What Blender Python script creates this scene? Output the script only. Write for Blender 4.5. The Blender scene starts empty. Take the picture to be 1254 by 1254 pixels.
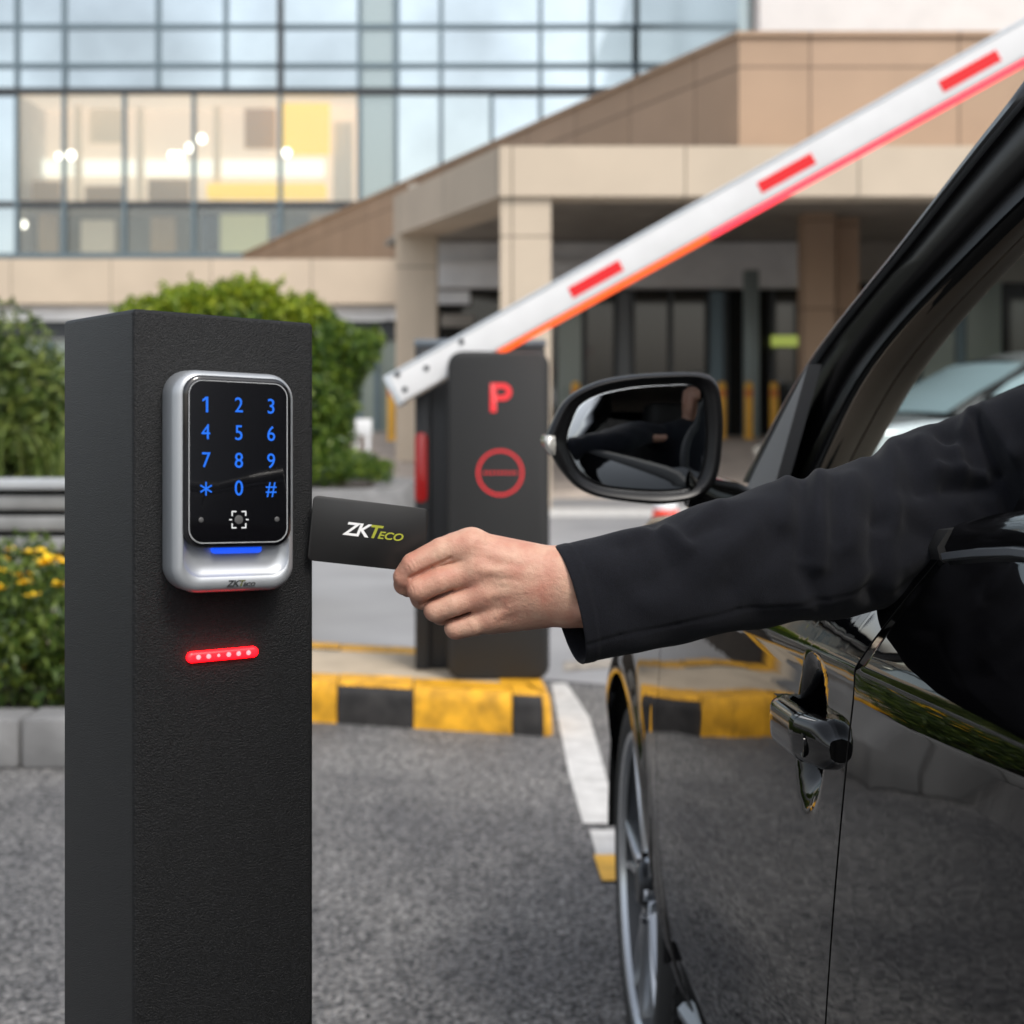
import bpy, bmesh, math, random
import numpy as np
from mathutils import Vector, Matrix, Euler
rad = math.radians
# ------------------------------------------------------------------ camera, sky, sun, exposure
S = bpy.context.scene
COL = S.collection
F, CX, HY, CH = 1900.0, 627.0, 490.0, 1.2      # focal length in photo pixels, horizon row, camera height
cam_d = bpy.data.cameras.new('camera'); cam = bpy.data.objects.new('camera', cam_d); COL.objects.link(cam)
cam.location = (0, 0, CH); cam.rotation_euler = (rad(90), 0, 0)
cam_d.lens = 36*F/1254; cam_d.sensor_width = 36; cam_d.shift_y = -(627-HY)/1254
cam_d.clip_start = .02; cam_d.clip_end = 2000
cam_d.dof.use_dof = True; cam_d.dof.focus_distance = 1.27; cam_d.dof.aperture_fstop = 7.4
S.camera = cam
W = bpy.data.worlds.new('World'); S.world = W; W.use_nodes = True
wn = W.node_tree.nodes; wl = W.node_tree.links; wn.clear()
sky = wn.new('ShaderNodeTexSky'); sky.sky_type = 'NISHITA'; sky.sun_disc = False
SUN_EL, SUN_AZ = 52, 150                        # azimuth clockwise from +Y
sky.sun_elevation = rad(SUN_EL); sky.sun_rotation = rad(SUN_AZ); sky.air_density = 1.2; sky.dust_density = 3.0
hs = wn.new('ShaderNodeHueSaturation'); hs.inputs['Saturation'].default_value = .38
bg = wn.new('ShaderNodeBackground'); bg.inputs['Strength'].default_value = .13
wo = wn.new('ShaderNodeOutputWorld')
wl.new(sky.outputs[0], hs.inputs['Color']); wl.new(hs.outputs[0], bg.inputs[0]); wl.new(bg.outputs[0], wo.inputs[0])
sd = bpy.data.lights.new('sun', 'SUN'); sd.energy = 1.1; sd.angle = rad(16); sd.color = (1, .95, .88)
sun = bpy.data.objects.new('sun', sd); COL.objects.link(sun)
sdir = Vector((math.sin(rad(SUN_AZ))*math.cos(rad(SUN_EL)), math.cos(rad(SUN_AZ))*math.cos(rad(SUN_EL)), math.sin(rad(SUN_EL))))
sun.rotation_euler = sdir.to_track_quat('Z', 'Y').to_euler()
S.view_settings.view_transform = 'Standard'; S.view_settings.look = 'None'
S.view_settings.exposure = 0.85; S.view_settings.gamma = 1
S.render.engine = 'CYCLES'
S.cycles.use_denoising = True; S.cycles.max_bounces = 10; S.cycles.transparent_max_bounces = 16
S.cycles.caustics_reflective = False; S.cycles.caustics_refractive = False; S.cycles.sample_clamp_indirect = 6

# ------------------------------------------------------------------ helpers
def P(px, py, D):
    return Vector(((px-CX)/F*D, D, CH-(py-HY)/F*D))
def mw(o):
    m = o.matrix_basis
    if o.parent: m = mw(o.parent) @ o.matrix_parent_inverse @ m
    return m
def tag(o, label=None, cat=None, group=None, kind=None):
    if label: o['label'] = label
    if cat: o['category'] = cat
    if group: o['group'] = group
    if kind: o['kind'] = kind
    return o
def thing(name, label, cat, loc=(0, 0, 0), rz=0, group=None):
    o = bpy.data.objects.new(name, None); COL.objects.link(o)
    o.location = loc; o.rotation_euler = (0, 0, rz); o.empty_display_size = .1
    return tag(o, label, cat, group)
def link(name, me, m=None, parent=None, world=False, smooth=None):
    """me in the parent's local space, or in world space when world=True"""
    o = bpy.data.objects.new(name, me); COL.objects.link(o)
    if m: me.materials.append(m)
    if smooth is not None:
        me.polygons.foreach_set('use_smooth', [True]*len(me.polygons))
        if smooth < 180: me.set_sharp_from_angle(angle=rad(smooth))
    if parent:
        o.parent = parent
        if world: o.matrix_parent_inverse = mw(parent).inverted()
    return o
def from_bm(name, bm, m=None, parent=None, world=False, smooth=None):
    bmesh.ops.recalc_face_normals(bm, faces=bm.faces)
    me = bpy.data.meshes.new(name); bm.to_mesh(me); bm.free()
    return link(name, me, m, parent, world, smooth)
def from_py(name, v, f, m=None, parent=None, world=False, smooth=None, recalc=False):
    me = bpy.data.meshes.new(name); me.from_pydata([tuple(x) for x in v], [], [tuple(x) for x in f]); me.update()
    if recalc:
        bm = bmesh.new(); bm.from_mesh(me); bmesh.ops.recalc_face_normals(bm, faces=bm.faces); bm.to_mesh(me); bm.free()
    return link(name, me, m, parent, world, smooth)
def copy_tree(o, parent=None):
    c = o.copy(); COL.objects.link(c)
    if parent: c.parent = parent
    for ch in list(o.children): copy_tree(ch, c)
    return c
def add_box(bm, lo, hi, bev=0, seg=2, mat=None):
    lo = Vector(lo); hi = Vector(hi)
    r = bmesh.ops.create_cube(bm, size=1)
    vs = r['verts']
    for v in vs:
        v.co = Vector([lo[i]+(v.co[i]+.5)*(hi[i]-lo[i]) for i in range(3)])
    if bev:
        es = list({e for v in vs for e in v.link_edges})
        rr = bmesh.ops.bevel(bm, geom=es, offset=bev, segments=seg, profile=.5, affect='EDGES')
        vs = list({v for f in rr['faces'] for v in f.verts} | {v for v in vs if v.is_valid})
    if mat is not None:
        for v in vs: v.co = mat @ v.co
    return vs
def box(name, lo, hi, m, parent=None, bev=0, seg=2, world=True, mat=None, smooth=35):
    bm = bmesh.new(); add_box(bm, lo, hi, bev, seg, mat)
    return from_bm(name, bm, m, parent, world, smooth if bev else None)
def rrect(w, h, r, n=8):
    pts = []
    for cx, cy, a0 in ((w/2-r, h/2-r, 0), (-w/2+r, h/2-r, 90), (-w/2+r, -h/2+r, 180), (w/2-r, -h/2+r, 270)):
        for k in range(n+1):
            a = rad(a0+90*k/n); pts.append((cx+r*math.cos(a), cy+r*math.sin(a)))
    return pts
def loft(bm, rings, cap0=True, cap1=True, closed=True):
    R = [[bm.verts.new(p) for p in ring] for ring in rings]
    n = len(R[0])
    for a, b in zip(R, R[1:]):
        for i in range(n if closed else n-1):
            j = (i+1) % n
            bm.faces.new((a[i], a[j], b[j], b[i]))
    if cap0: bm.faces.new(list(reversed(R[0])))
    if cap1: bm.faces.new(R[-1])
    return R
def cyl(bm, p0, p1, r0, r1=None, n=20, cap=True):
    p0 = Vector(p0); p1 = Vector(p1); r1 = r0 if r1 is None else r1
    d = (p1-p0).normalized(); a = d.orthogonal().normalized(); b = d.cross(a)
    ring = lambda p, r: [p+(a*math.cos(2*math.pi*k/n)+b*math.sin(2*math.pi*k/n))*r for k in range(n)]
    loft(bm, [ring(p0, r0), ring(p1, r1)], cap, cap)
def tube(bm, pts, r, n=10):
    pts = [Vector(p) for p in pts]; rs = r if isinstance(r, (list, tuple)) else [r]*len(pts)
    rings = []; a = None
    for i, p in enumerate(pts):
        d = (pts[min(i+1, len(pts)-1)]-pts[max(i-1, 0)]).normalized()
        a = d.orthogonal().normalized() if a is None else (a-d*a.dot(d)).normalized()
        b = d.cross(a)
        rings.append([p+(a*math.cos(2*math.pi*k/n)+b*math.sin(2*math.pi*k/n))*rs[i] for k in range(n)])
    loft(bm, rings)
def lathe(bm, prof, axis='x', n=64, c=(0, 0, 0)):
    rings = []
    for k in range(n):
        a = 2*math.pi*k/n
        rings.append([Vector((c[0]+x, c[1]+r*math.cos(a), c[2]+r*math.sin(a))) for x, r in prof])
    rings.append(rings[0])
    R = [[bm.verts.new(p) for p in ring] for ring in rings[:-1]]
    m = len(prof)
    for k in range(n):
        A, B = R[k], R[(k+1) % n]
        for i in range(m-1): bm.faces.new((A[i], A[i+1], B[i+1], B[i]))
def pchip(x, y):
    x = np.asarray(x, float); y = np.asarray(y, float); h = np.diff(x); d = np.diff(y)/h
    m = np.zeros(len(x)); m[0] = d[0]; m[-1] = d[-1]
    for i in range(1, len(x)-1):
        if d[i-1]*d[i] > 0:
            w1 = 2*h[i]+h[i-1]; w2 = h[i]+2*h[i-1]; m[i] = (w1+w2)/(w1/d[i-1]+w2/d[i])
    def f(t):
        t = min(max(t, x[0]), x[-1]); i = min(max(int(np.searchsorted(x, t))-1, 0), len(x)-2)
        s = (t-x[i])/h[i]
        return ((1+2*s)*(1-s)**2*y[i]+s*(1-s)**2*h[i]*m[i]+s*s*(3-2*s)*y[i+1]+s*s*(s-1)*h[i]*m[i+1])
    return f
def sstep(a, b, t):
    t = min(max((t-a)/(b-a), 0), 1); return t*t*(3-2*t)
def text_mesh(body, size, extrude=.0004, shear=0, offset=0, align='CENTER', spacing=1.0):
    cu = bpy.data.curves.new('text', 'FONT'); cu.body = body; cu.size = size; cu.extrude = extrude
    cu.shear = shear; cu.offset = offset; cu.align_x = align; cu.align_y = 'CENTER' if align == 'CENTER' else 'BOTTOM_BASELINE'
    cu.space_character = spacing; cu.resolution_u = 6
    o = bpy.data.objects.new('text', cu); COL.objects.link(o); bpy.context.view_layer.update()
    me = bpy.data.meshes.new_from_object(o.evaluated_get(bpy.context.evaluated_depsgraph_get()))
    bpy.data.objects.remove(o); bpy.data.curves.remove(cu)
    return me

# ------------------------------------------------------------------ materials
def mat(name, col=(.5, .5, .5), rough=.5, metal=0, noise=None, bump=None, coat=0, spec=.5, emit=None, sheen=0, sss=None, trans=0, bump2=None):
    """noise=(scale, amount, detail): value variation of the colour; bump=(scale, strength, distance)"""
    m = bpy.data.materials.new(name); m.use_nodes = True
    nt = m.node_tree; N = nt.nodes; L = nt.links; b = N['Principled BSDF']
    b.inputs['Base Color'].default_value = (*col, 1); b.inputs['Roughness'].default_value = rough
    b.inputs['Metallic'].default_value = metal; b.inputs['Coat Weight'].default_value = coat
    b.inputs['Coat Roughness'].default_value = .03
    b.inputs['Specular IOR Level'].default_value = spec
    b.inputs['Sheen Weight'].default_value = sheen; b.inputs['Sheen Roughness'].default_value = .5
    b.inputs['Transmission Weight'].default_value = trans
    tc = N.new('ShaderNodeTexCoord')
    if emit:
        b.inputs['Emission Color'].default_value = (*emit[0], 1); b.inputs['Emission Strength'].default_value = emit[1]
    if sss:
        b.inputs['Subsurface Weight'].default_value = sss[0]; b.inputs['Subsurface Radius'].default_value = sss[1]; b.inputs['Subsurface Scale'].default_value = sss[2]
    if noise:
        sc, am, de = noise
        n1 = N.new('ShaderNodeTexNoise'); n1.inputs['Scale'].default_value = sc; n1.inputs['Detail'].default_value = de
        L.new(tc.outputs['Object'], n1.inputs['Vector'])
        rp = N.new('ShaderNodeValToRGB'); rp.color_ramp.elements[0].position = .3; rp.color_ramp.elements[1].position = .7
        rp.color_ramp.elements[0].color = (*[c*(1-am) for c in col], 1); rp.color_ramp.elements[1].color = (*[min(1, c*(1+am)) for c in col], 1)
        L.new(n1.outputs['Fac'], rp.inputs['Fac']); L.new(rp.outputs[0], b.inputs['Base Color'])
    last = None
    for bp in (bump, bump2):
        if not bp: continue
        n2 = N.new('ShaderNodeTexNoise'); n2.inputs['Scale'].default_value = bp[0]; n2.inputs['Detail'].default_value = 3
        L.new(tc.outputs['Object'], n2.inputs['Vector'])
        bu = N.new('ShaderNodeBump'); bu.inputs['Strength'].default_value = bp[1]; bu.inputs['Distance'].default_value = bp[2]
        L.new(n2.outputs['Fac'], bu.inputs['Height'])
        if last: L.new(last.outputs[0], bu.inputs['Normal'])
        L.new(bu.outputs[0], b.inputs['Normal']); last = bu
    return m
def glow(name, col, strength, base=(.02, .02, .02)):
    return mat(name, base, .3, emit=(col, strength))
def leaf_mat(name, c0, c1, c2, rough=.45):
    m = bpy.data.materials.new(name); m.use_nodes = True; nt = m.node_tree; N = nt.nodes; L = nt.links; b = N['Principled BSDF']
    g = N.new('ShaderNodeNewGeometry'); rp = N.new('ShaderNodeValToRGB'); cr = rp.color_ramp
    cr.elements[0].color = (*c0, 1); cr.elements[1].color = (*c2, 1); e = cr.elements.new(.55); e.color = (*c1, 1)
    L.new(g.outputs['Random Per Island'], rp.inputs['Fac']); L.new(rp.outputs[0], b.inputs['Base Color'])
    b.inputs['Roughness'].default_value = rough
    tr = N.new('ShaderNodeBsdfTranslucent'); L.new(rp.outputs[0], tr.inputs['Color'])
    mx = N.new('ShaderNodeMixShader'); mx.inputs[0].default_value = .3
    L.new(b.outputs[0], mx.inputs[1]); L.new(tr.outputs[0], mx.inputs[2]); L.new(mx.outputs[0], N['Material Output'].inputs[0])
    return m
def clear_glass(name, tint=(.9, .95, .95), refl=.08):
    m = bpy.data.materials.new(name); m.use_nodes = True; nt = m.node_tree; N = nt.nodes; L = nt.links; N.remove(N['Principled BSDF'])
    t = N.new('ShaderNodeBsdfTransparent'); t.inputs[0].default_value = (*tint, 1)
    g = N.new('ShaderNodeBsdfGlossy'); g.inputs['Roughness'].default_value = .01
    fr = N.new('ShaderNodeFresnel'); fr.inputs[0].default_value = 1.5
    ad = N.new('ShaderNodeMath'); ad.operation = 'ADD'; ad.use_clamp = True; ad.inputs[1].default_value = refl
    L.new(fr.outputs[0], ad.inputs[0])
    mx = N.new('ShaderNodeMixShader'); L.new(ad.outputs[0], mx.inputs[0]); L.new(t.outputs[0], mx.inputs[1]); L.new(g.outputs[0], mx.inputs[2])
    L.new(mx.outputs[0], N['Material Output'].inputs[0]); return m

def asphalt_mat():
    m = bpy.data.materials.new('asphalt'); m.use_nodes = True; nt = m.node_tree; N = nt.nodes; L = nt.links; b = N['Principled BSDF']
    tc = N.new('ShaderNodeTexCoord')
    vo = N.new('ShaderNodeTexVoronoi'); vo.inputs['Scale'].default_value = 105; L.new(tc.outputs['Object'], vo.inputs['Vector'])
    n1 = N.new('ShaderNodeTexNoise'); n1.inputs['Scale'].default_value = 1.3; n1.inputs['Detail'].default_value = 6; L.new(tc.outputs['Object'], n1.inputs['Vector'])
    n2 = N.new('ShaderNodeTexNoise'); n2.inputs['Scale'].default_value = 70; n2.inputs['Detail'].default_value = 4; L.new(tc.outputs['Object'], n2.inputs['Vector'])
    r1 = N.new('ShaderNodeValToRGB'); r1.color_ramp.elements[0].color = (.032, .034, .037, 1); r1.color_ramp.elements[1].color = (.34, .335, .33, 1)
    r1.color_ramp.elements[0].position = .15; r1.color_ramp.elements[1].position = .95
    L.new(vo.outputs['Color'], r1.inputs['Fac'])
    r2 = N.new('ShaderNodeValToRGB'); r2.color_ramp.elements[0].color = (.62, .62, .64, 1); r2.color_ramp.elements[1].color = (1.15, 1.13, 1.1, 1)
    r2.color_ramp.elements[0].position = .35; r2.color_ramp.elements[1].position = .65
    L.new(n1.outputs['Fac'], r2.inputs['Fac'])
    mu = N.new('ShaderNodeMix'); mu.data_type = 'RGBA'; mu.blend_type = 'MULTIPLY'; mu.inputs[0].default_value = 1
    L.new(r1.outputs[0], mu.inputs[6]); L.new(r2.outputs[0], mu.inputs[7])
    r3 = N.new('ShaderNodeValToRGB'); r3.color_ramp.elements[0].color = (.45, .45, .45, 1); r3.color_ramp.elements[1].color = (1.25, 1.25, 1.25, 1)
    r3.color_ramp.elements[0].position = .3; r3.color_ramp.elements[1].position = .6
    L.new(n2.outputs['Fac'], r3.inputs['Fac'])
    mu2 = N.new('ShaderNodeMix'); mu2.data_type = 'RGBA'; mu2.blend_type = 'MULTIPLY'; mu2.inputs[0].default_value = 1
    L.new(mu.outputs[2], mu2.inputs[6]); L.new(r3.outputs[0], mu2.inputs[7]); L.new(mu2.outputs[2], b.inputs['Base Color'])
    b.inputs['Roughness'].default_value = .72
    ad = N.new('ShaderNodeMath'); ad.operation = 'ADD'; L.new(vo.outputs['Distance'], ad.inputs[0]); L.new(n2.outputs['Fac'], ad.inputs[1])
    bu = N.new('ShaderNodeBump'); bu.inputs['Strength'].default_value = 1; bu.inputs['Distance'].default_value = .010
    L.new(ad.outputs[0], bu.inputs['Height']); L.new(bu.outputs[0], b.inputs['Normal'])
    return m
def brick_mat(name, c1, c2, mortar, bw, bh, ms=.01, rough=.7):
    """panels or pavers, mapped on generated object x/z or x/y by the caller's 'axes'"""
    m = bpy.data.materials.new(name); m.use_nodes = True; nt = m.node_tree; N = nt.nodes; L = nt.links; b = N['Principled BSDF']
    tc = N.new('ShaderNodeTexCoord'); br = N.new('ShaderNodeTexBrick'); br.offset = 0
    br.inputs['Color1'].default_value = (*c1, 1); br.inputs['Color2'].default_value = (*c2, 1); br.inputs['Mortar'].default_value = (*mortar, 1)
    br.inputs['Scale'].default_value = 1; br.inputs['Mortar Size'].default_value = ms; br.inputs['Brick Width'].default_value = bw; br.inputs['Row Height'].default_value = bh
    L.new(tc.outputs['UV'], br.inputs['Vector'])
    n1 = N.new('ShaderNodeTexNoise'); n1.inputs['Scale'].default_value = 1.1; n1.inputs['Detail'].default_value = 8; L.new(tc.outputs['Object'], n1.inputs['Vector'])
    r2 = N.new('ShaderNodeValToRGB'); r2.color_ramp.elements[0].color = (.8, .8, .8, 1); r2.color_ramp.elements[1].color = (1.12, 1.12, 1.12, 1)
    L.new(n1.outputs['Fac'], r2.inputs['Fac'])
    mu = N.new('ShaderNodeMix'); mu.data_type = 'RGBA'; mu.blend_type = 'MULTIPLY'; mu.inputs[0].default_value = 1
    L.new(br.outputs['Color'], mu.inputs[6]); L.new(r2.outputs[0], mu.inputs[7]); L.new(mu.outputs[2], b.inputs['Base Color'])
    b.inputs['Roughness'].default_value = rough
    return m
def uv_boxmap(o, s=1):
    """real-size box UVs, so that panel joints run on the faces"""
    me = o.data; uv = me.uv_layers.new(name='UVMap')
    M = mw(o)
    for p in me.polygons:
        n = p.normal
        for li in p.loop_indices:
            c = M @ me.vertices[me.loops[li].vertex_index].co
            if abs(n.z) > .7: q = (c.x, c.y)
            elif abs(n.y) > abs(n.x): q = (c.x, c.z)
            else: q = (c.y, c.z)
            uv.data[li].uv = (q[0]*s, q[1]*s)
    return o

M = {}
M['asphalt'] = asphalt_mat()
M['white_line'] = mat('white_line', (.52, .515, .50), .7, noise=(14, .18, 8), bump=(120, .3, .002))
M['yellow_line'] = mat('yellow_line', (.72, .40, .05), .6, noise=(14, .2, 8))
M['post'] = mat('powder_coat', (.0050, .0054, .0060), .5, bump=(1000, .9, .0012), noise=(420, .6, 3), bump2=(14, .08, .002), spec=.3)
M['silver'] = mat('silver_paint', (.43, .45, .47), .42, .6, bump=(2500, .05, .0002))
M['silver_bright'] = mat('silver_recess', (.72, .74, .76), .3, .7)
M['glass_black'] = mat('glass_black', (.004, .004, .005), .06, 0, coat=.5)
M['rim_black'] = mat('rim_black', (.006, .006, .006), .2)
M['pale_line'] = mat('pale_line', (.45, .46, .47), .35)
M['blue'] = glow('blue_digit', (.0, .155, .86), .62)
M['blue_bar'] = glow('blue_bar', (.0, .085, .9), .6)
M['white_mark'] = glow('white_mark', (1, 1, 1), .5)
M['grey_dot'] = mat('grey_dot', (.09, .09, .09), .4)
M['logo_dark'] = mat('logo_dark', (.015, .016, .016), .5)
M['logo_olive'] = mat('logo_olive', (.09, .095, .015), .5)
M['logo_white'] = mat('logo_white', (.85, .85, .85), .5)
M['logo_green'] = mat('logo_green', (.36, .38, .04), .5)
M['card'] = mat('card_black', (.012, .012, .012), .42, noise=(60, .1, 2))
M['led_red'] = glow('led_red', (1, .0015, .004), 5.5)
M['led_hot'] = glow('led_hot', (1, .17, .19), 1.7)
M['sign_red'] = glow('sign_red', (1, .02, .03), .62)
M['sign_red_dim'] = glow('sign_red_dim', (1, .02, .02), .10, (.12, .004, .004))
M['cabinet'] = mat('cabinet_black', (.010, .010, .010), .6, bump=(500, .1, .0006))
M['cabinet_back'] = mat('cabinet_dark', (.013, .014, .016), .5, bump=(500, .1, .0006))
M['cabinet_lid'] = mat('cabinet_lid', (.12, .14, .16), .35)
M['arm_white'] = mat('arm_white', (.8, .8, .8), .38, noise=(9, .04, 4))
M['arm_edge'] = mat('arm_edge', (.62, .66, .69), .3, .4)
M['reflector'] = mat('reflector_red', (.75, .016, .02), .35, emit=((1, .02, .03), .06))  # faint red glow added to an unlit reflector
M['strip_orange'] = glow('strip_orange', (1, .10, .002), 1.0)
M['strip_red'] = glow('strip_red', (1, .035, .06), 1.3)
M['kerb_yellow'] = mat('kerb_yellow', (.64, .32, .015), .55, noise=(14, .42, 10), bump=(90, .25, .003))
M['kerb_black'] = mat('kerb_black', (.022, .02, .019), .6, noise=(16, .6, 8), bump=(90, .25, .003))
M['concrete'] = mat('concrete', (.46, .38, .28), .8, noise=(5, .16, 9), bump=(60, .25, .004))
M['concrete_grey'] = mat('concrete_grey', (.18, .18, .18), .8, noise=(5, .25, 9), bump=(40, .35, .005))
M['soil'] = mat('soil', (.03, .022, .015), .9, noise=(8, .4, 6), bump=(30, .8, .02))
M['slat'] = mat('slat_grey', (.20, .205, .205), .6, noise=(6, .2, 6))
M['slat_cap'] = mat('slat_cap', (.36, .38, .4), .5, noise=(6, .12, 6))
M['bark'] = mat('bark', (.06, .045, .03), .9, noise=(30, .4, 6), bump=(40, .6, .01))
M['hedge'] = leaf_mat('hedge_leaf', (.018, .05, .006), (.07, .14, .012), (.19, .26, .02))
M['hedge_dark'] = leaf_mat('hedge_dark_leaf', (.022, .05, .007), (.065, .115, .013), (.15, .20, .03))
M['shrub_grey'] = leaf_mat('shrub_grey_leaf', (.035, .065, .012), (.10, .155, .028), (.24, .28, .06))
M['blade'] = leaf_mat('blade_leaf', (.05, .085, .012), (.12, .17, .03), (.28, .3, .1))
M['petal'] = mat('petal_yellow', (.9, .58, .01), .6)
M['beige'] = brick_mat('beige_stone', (.54, .45, .345), (.59, .49, .38), (.25, .2, .15), 1.9, 3.0, .012)
M['brown'] = brick_mat('brown_stone', (.40, .275, .185), (.44, .305, .21), (.16, .105, .07), 1.7, 1.25, .012)
M['white_wall'] = mat('white_wall', (.75, .75, .75), .7, noise=(2, .05, 4))
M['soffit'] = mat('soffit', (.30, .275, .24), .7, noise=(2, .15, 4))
M['band_white'] = mat('band_white', (.8, .81, .82), .6, noise=(1.5, .12, 6))
M['dark_glass'] = mat('dark_glass', (.012, .016, .018), .05, 0, coat=.3)
M['green_glass'] = mat('green_glass', (.27, .32, .29), .15)
M['post_grey'] = mat('post_grey', (.25, .30, .30), .4, .3)
M['sky_glass'] = mat('sky_glass', (.53, .60, .635), .05, .95, noise=(.22, .26, 4))  # noise in the tint imitates uneven cloud reflections
M['grey_glass'] = mat('grey_glass', (.36, .42, .42), .12, .7)
M['mullion'] = mat('mullion', (.13, .18, .21), .4, .4)
M['mullion_dark'] = mat('mullion_dark', (.05, .055, .06), .4, .4)
M['room_wall'] = mat('room_wall', (.66, .52, .40), .8, emit=((1, .76, .56), .45))  # wall glows by itself: warm room light put into the material
M['room_yellow'] = mat('room_yellow', (.8, .5, .05), .7, emit=((1, .6, .08), .75))  # emission paints lamp light onto the yellow panel and counter
M['cove'] = glow('cove_light', (1, .86, .66), 1.1)
M['pendant'] = glow('pendant_light', (1, .86, .68), 5)
M['room_glass'] = clear_glass('room_glass', (.80, .86, .88), .10)
M['paving'] = mat('paving', (.40, .34, .29), .8, noise=(3, .15, 6))
M['bollard'] = mat('bollard_yellow', (.88, .46, .05), .5, noise=(10, .15, 4))
M['white_plastic'] = mat('white_plastic', (.75, .76, .77), .45)
M['cone_red'] = mat('cone_red', (.75, .06, .03), .5)
M['sign_green'] = glow('sign_green', (.35, .42, .08), .45)
# car
M['paint'] = mat('black_paint', (.0012, .0012, .0014), .02, 0, coat=0, spec=.36, bump=(5, .035, .01))
M['gloss'] = mat('gloss_black', (.0025, .0025, .0025), .07, 0, coat=0, spec=.34)
M['rubber'] = mat('rubber', (.012, .012, .012), .75, bump=(300, .2, .001))
M['liner'] = mat('liner', (.004, .004, .004), .9)
M['plastic'] = mat('black_plastic', (.012, .012, .013), .5, bump=(900, .15, .0004))
M['chrome'] = mat('chrome', (.78, .8, .82), .08, 1)
M['seal'] = mat('seal_grey', (.30, .32, .34), .35, .6)
M['trim'] = mat('trim_beige', (.40, .33, .26), .75, bump=(900, .2, .0005), noise=(8, .1, 4))
M['trim_dark'] = mat('trim_dark', (.05, .044, .038), .75, bump=(900, .2, .0005))
M['frame_black'] = mat('frame_black', (.004, .004, .0045), .32, spec=.35)
M['room_wood'] = mat('room_wood', (.42, .28, .16), .6, emit=((1, .6, .3), .10))  # slight self-glow stands in for room light on the wood
M['room_cream'] = mat('room_cream', (.72, .62, .48), .6, emit=((1, .74, .5), .22))  # cream fittings carry painted room light as emission
M['road'] = mat('road_sheen', (.27, .27, .275), .55, noise=(1.2, .14, 8), bump=(60, .3, .004))  # grazing sheen of the far road put into a lighter grey
M['new_growth'] = leaf_mat('new_growth_leaf', (.09, .17, .008), (.22, .30, .012), (.38, .42, .02))
M['sail_grey'] = mat('sail_grey', (.2, .2, .205), .5)
M['rim'] = mat('rim_silver', (.50, .52, .54), .22, .9)
M['rim_dark'] = mat('rim_dark', (.04, .042, .045), .35, .6)
M['mirror'] = mat('mirror', (.75, .78, .8), .015, 1)
M['car_glass'] = clear_glass('car_glass', (.80, .86, .84), .03)
M['tint_glass'] = mat('tint_glass', (.006, .007, .008), .03, 0, coat=.6)
M['lamp_clear'] = mat('lamp_clear', (.62, .6, .55), .12, .5, coat=.6)
M['lamp_red'] = mat('lamp_red', (.35, .01, .01), .1, coat=.8)
M['seat'] = mat('seat_fabric', (.03, .028, .027), .7, bump=(500, .3, .001))
M['silver_car'] = mat('silver_car_paint', (.58, .62, .64), .25, .6, coat=.8)
# person
M['wool'] = mat('navy_wool', (.0040, .0046, .0078), .9, spec=.25, noise=(900, .5, 2), bump=(1400, .6, .0006), sheen=.05, bump2=(60, .25, .002))
M['wool_stitch'] = mat('stitching', (.005, .006, .009), .9)
M['trouser'] = mat('trouser', (.012, .012, .016), .9)
M['hair'] = mat('hair', (.008, .006, .005), .5, bump=(200, .5, .003))
M['eye'] = mat('eye', (.7, .7, .68), .1)
M['shoe'] = mat('shoe', (.01, .008, .007), .3)
def skin_mat():
    m = mat('skin', (.52, .30, .215), .5, bump=(300, .45, .0012), sss=(.08, (1, .35, .18), .0035), bump2=(950, .5, .0007), spec=.4)
    nt = m.node_tree; N = nt.nodes; L = nt.links; b = N['Principled BSDF']
    tc = N.new('ShaderNodeTexCoord'); n = N.new('ShaderNodeTexNoise'); n.inputs['Scale'].default_value = 62; n.inputs['Detail'].default_value = 7
    L.new(tc.outputs['Object'], n.inputs['Vector'])
    rp = N.new('ShaderNodeValToRGB'); rp.color_ramp.elements[0].position = .3; rp.color_ramp.elements[1].position = .72
    rp.color_ramp.elements[0].color = (.49, .225, .16, 1); rp.color_ramp.elements[1].color = (.59, .37, .265, 1)
    L.new(n.outputs['Fac'], rp.inputs['Fac']); L.new(rp.outputs[0], b.inputs['Base Color'])
    return m
M['skin'] = skin_mat()
# ------------------------------------------------------------------ ground, markings
def sheet(name, pts, z, m, kind='structure'):
    o = from_py(name, [(x, y, z) for x, y in pts], [tuple(range(len(pts)))], m); tag(o, kind=kind); return o
tag(from_py('ground', [(-300, -150, 0), (300, -150, 0), (300, 400, 0), (-300, 400, 0)], [(0, 1, 2, 3)], M['asphalt']), kind='structure')
def G(px, py, z=0):
    D = F*(CH-z)/(py-HY); return ((px-CX)/F*D, D)
# white kerb-side line, its patched end, and the yellow dash
wl_l = [G(675, 838), G(683, 880), G(697, 950), G(714, 1010)]
wl_r = [G(694, 838), G(722, 880), G(742, 950), G(757, 1010)]
tag(from_py('lane_marking', [(x, y, .004) for x, y in wl_l+wl_r], [(i, i+4, i+5, i+1) for i in range(3)], M['white_line']), kind='structure')
sheet('lane_marking', [G(722, 1018), G(760, 1018), G(768, 1062), G(734, 1062)], .004, M['white_line'])
sheet('lane_marking', [G(727, 1050), G(762, 1050), G(768, 1082), G(737, 1082)], .008, M['yellow_line'])
sheet('road', [(-60, 6.95), (.0, 6.72), (.55, 6.45), (60, 6.45), (60, 19.2), (-60, 19.2)], .003, M['road'])  # lighter sheet painted for the sheen seen at a low angle
sheet('lane_marking', [G(640, 623), G(1100, 623), G(1100, 634), G(640, 634)], .007, M['white_line'])
sheet('lane_marking', [G(690, 812), G(760, 806), G(760, 818), G(690, 824)], .007, mat('worn_line', (.3, .27, .23), .8, noise=(20, .5, 8)))
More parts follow.
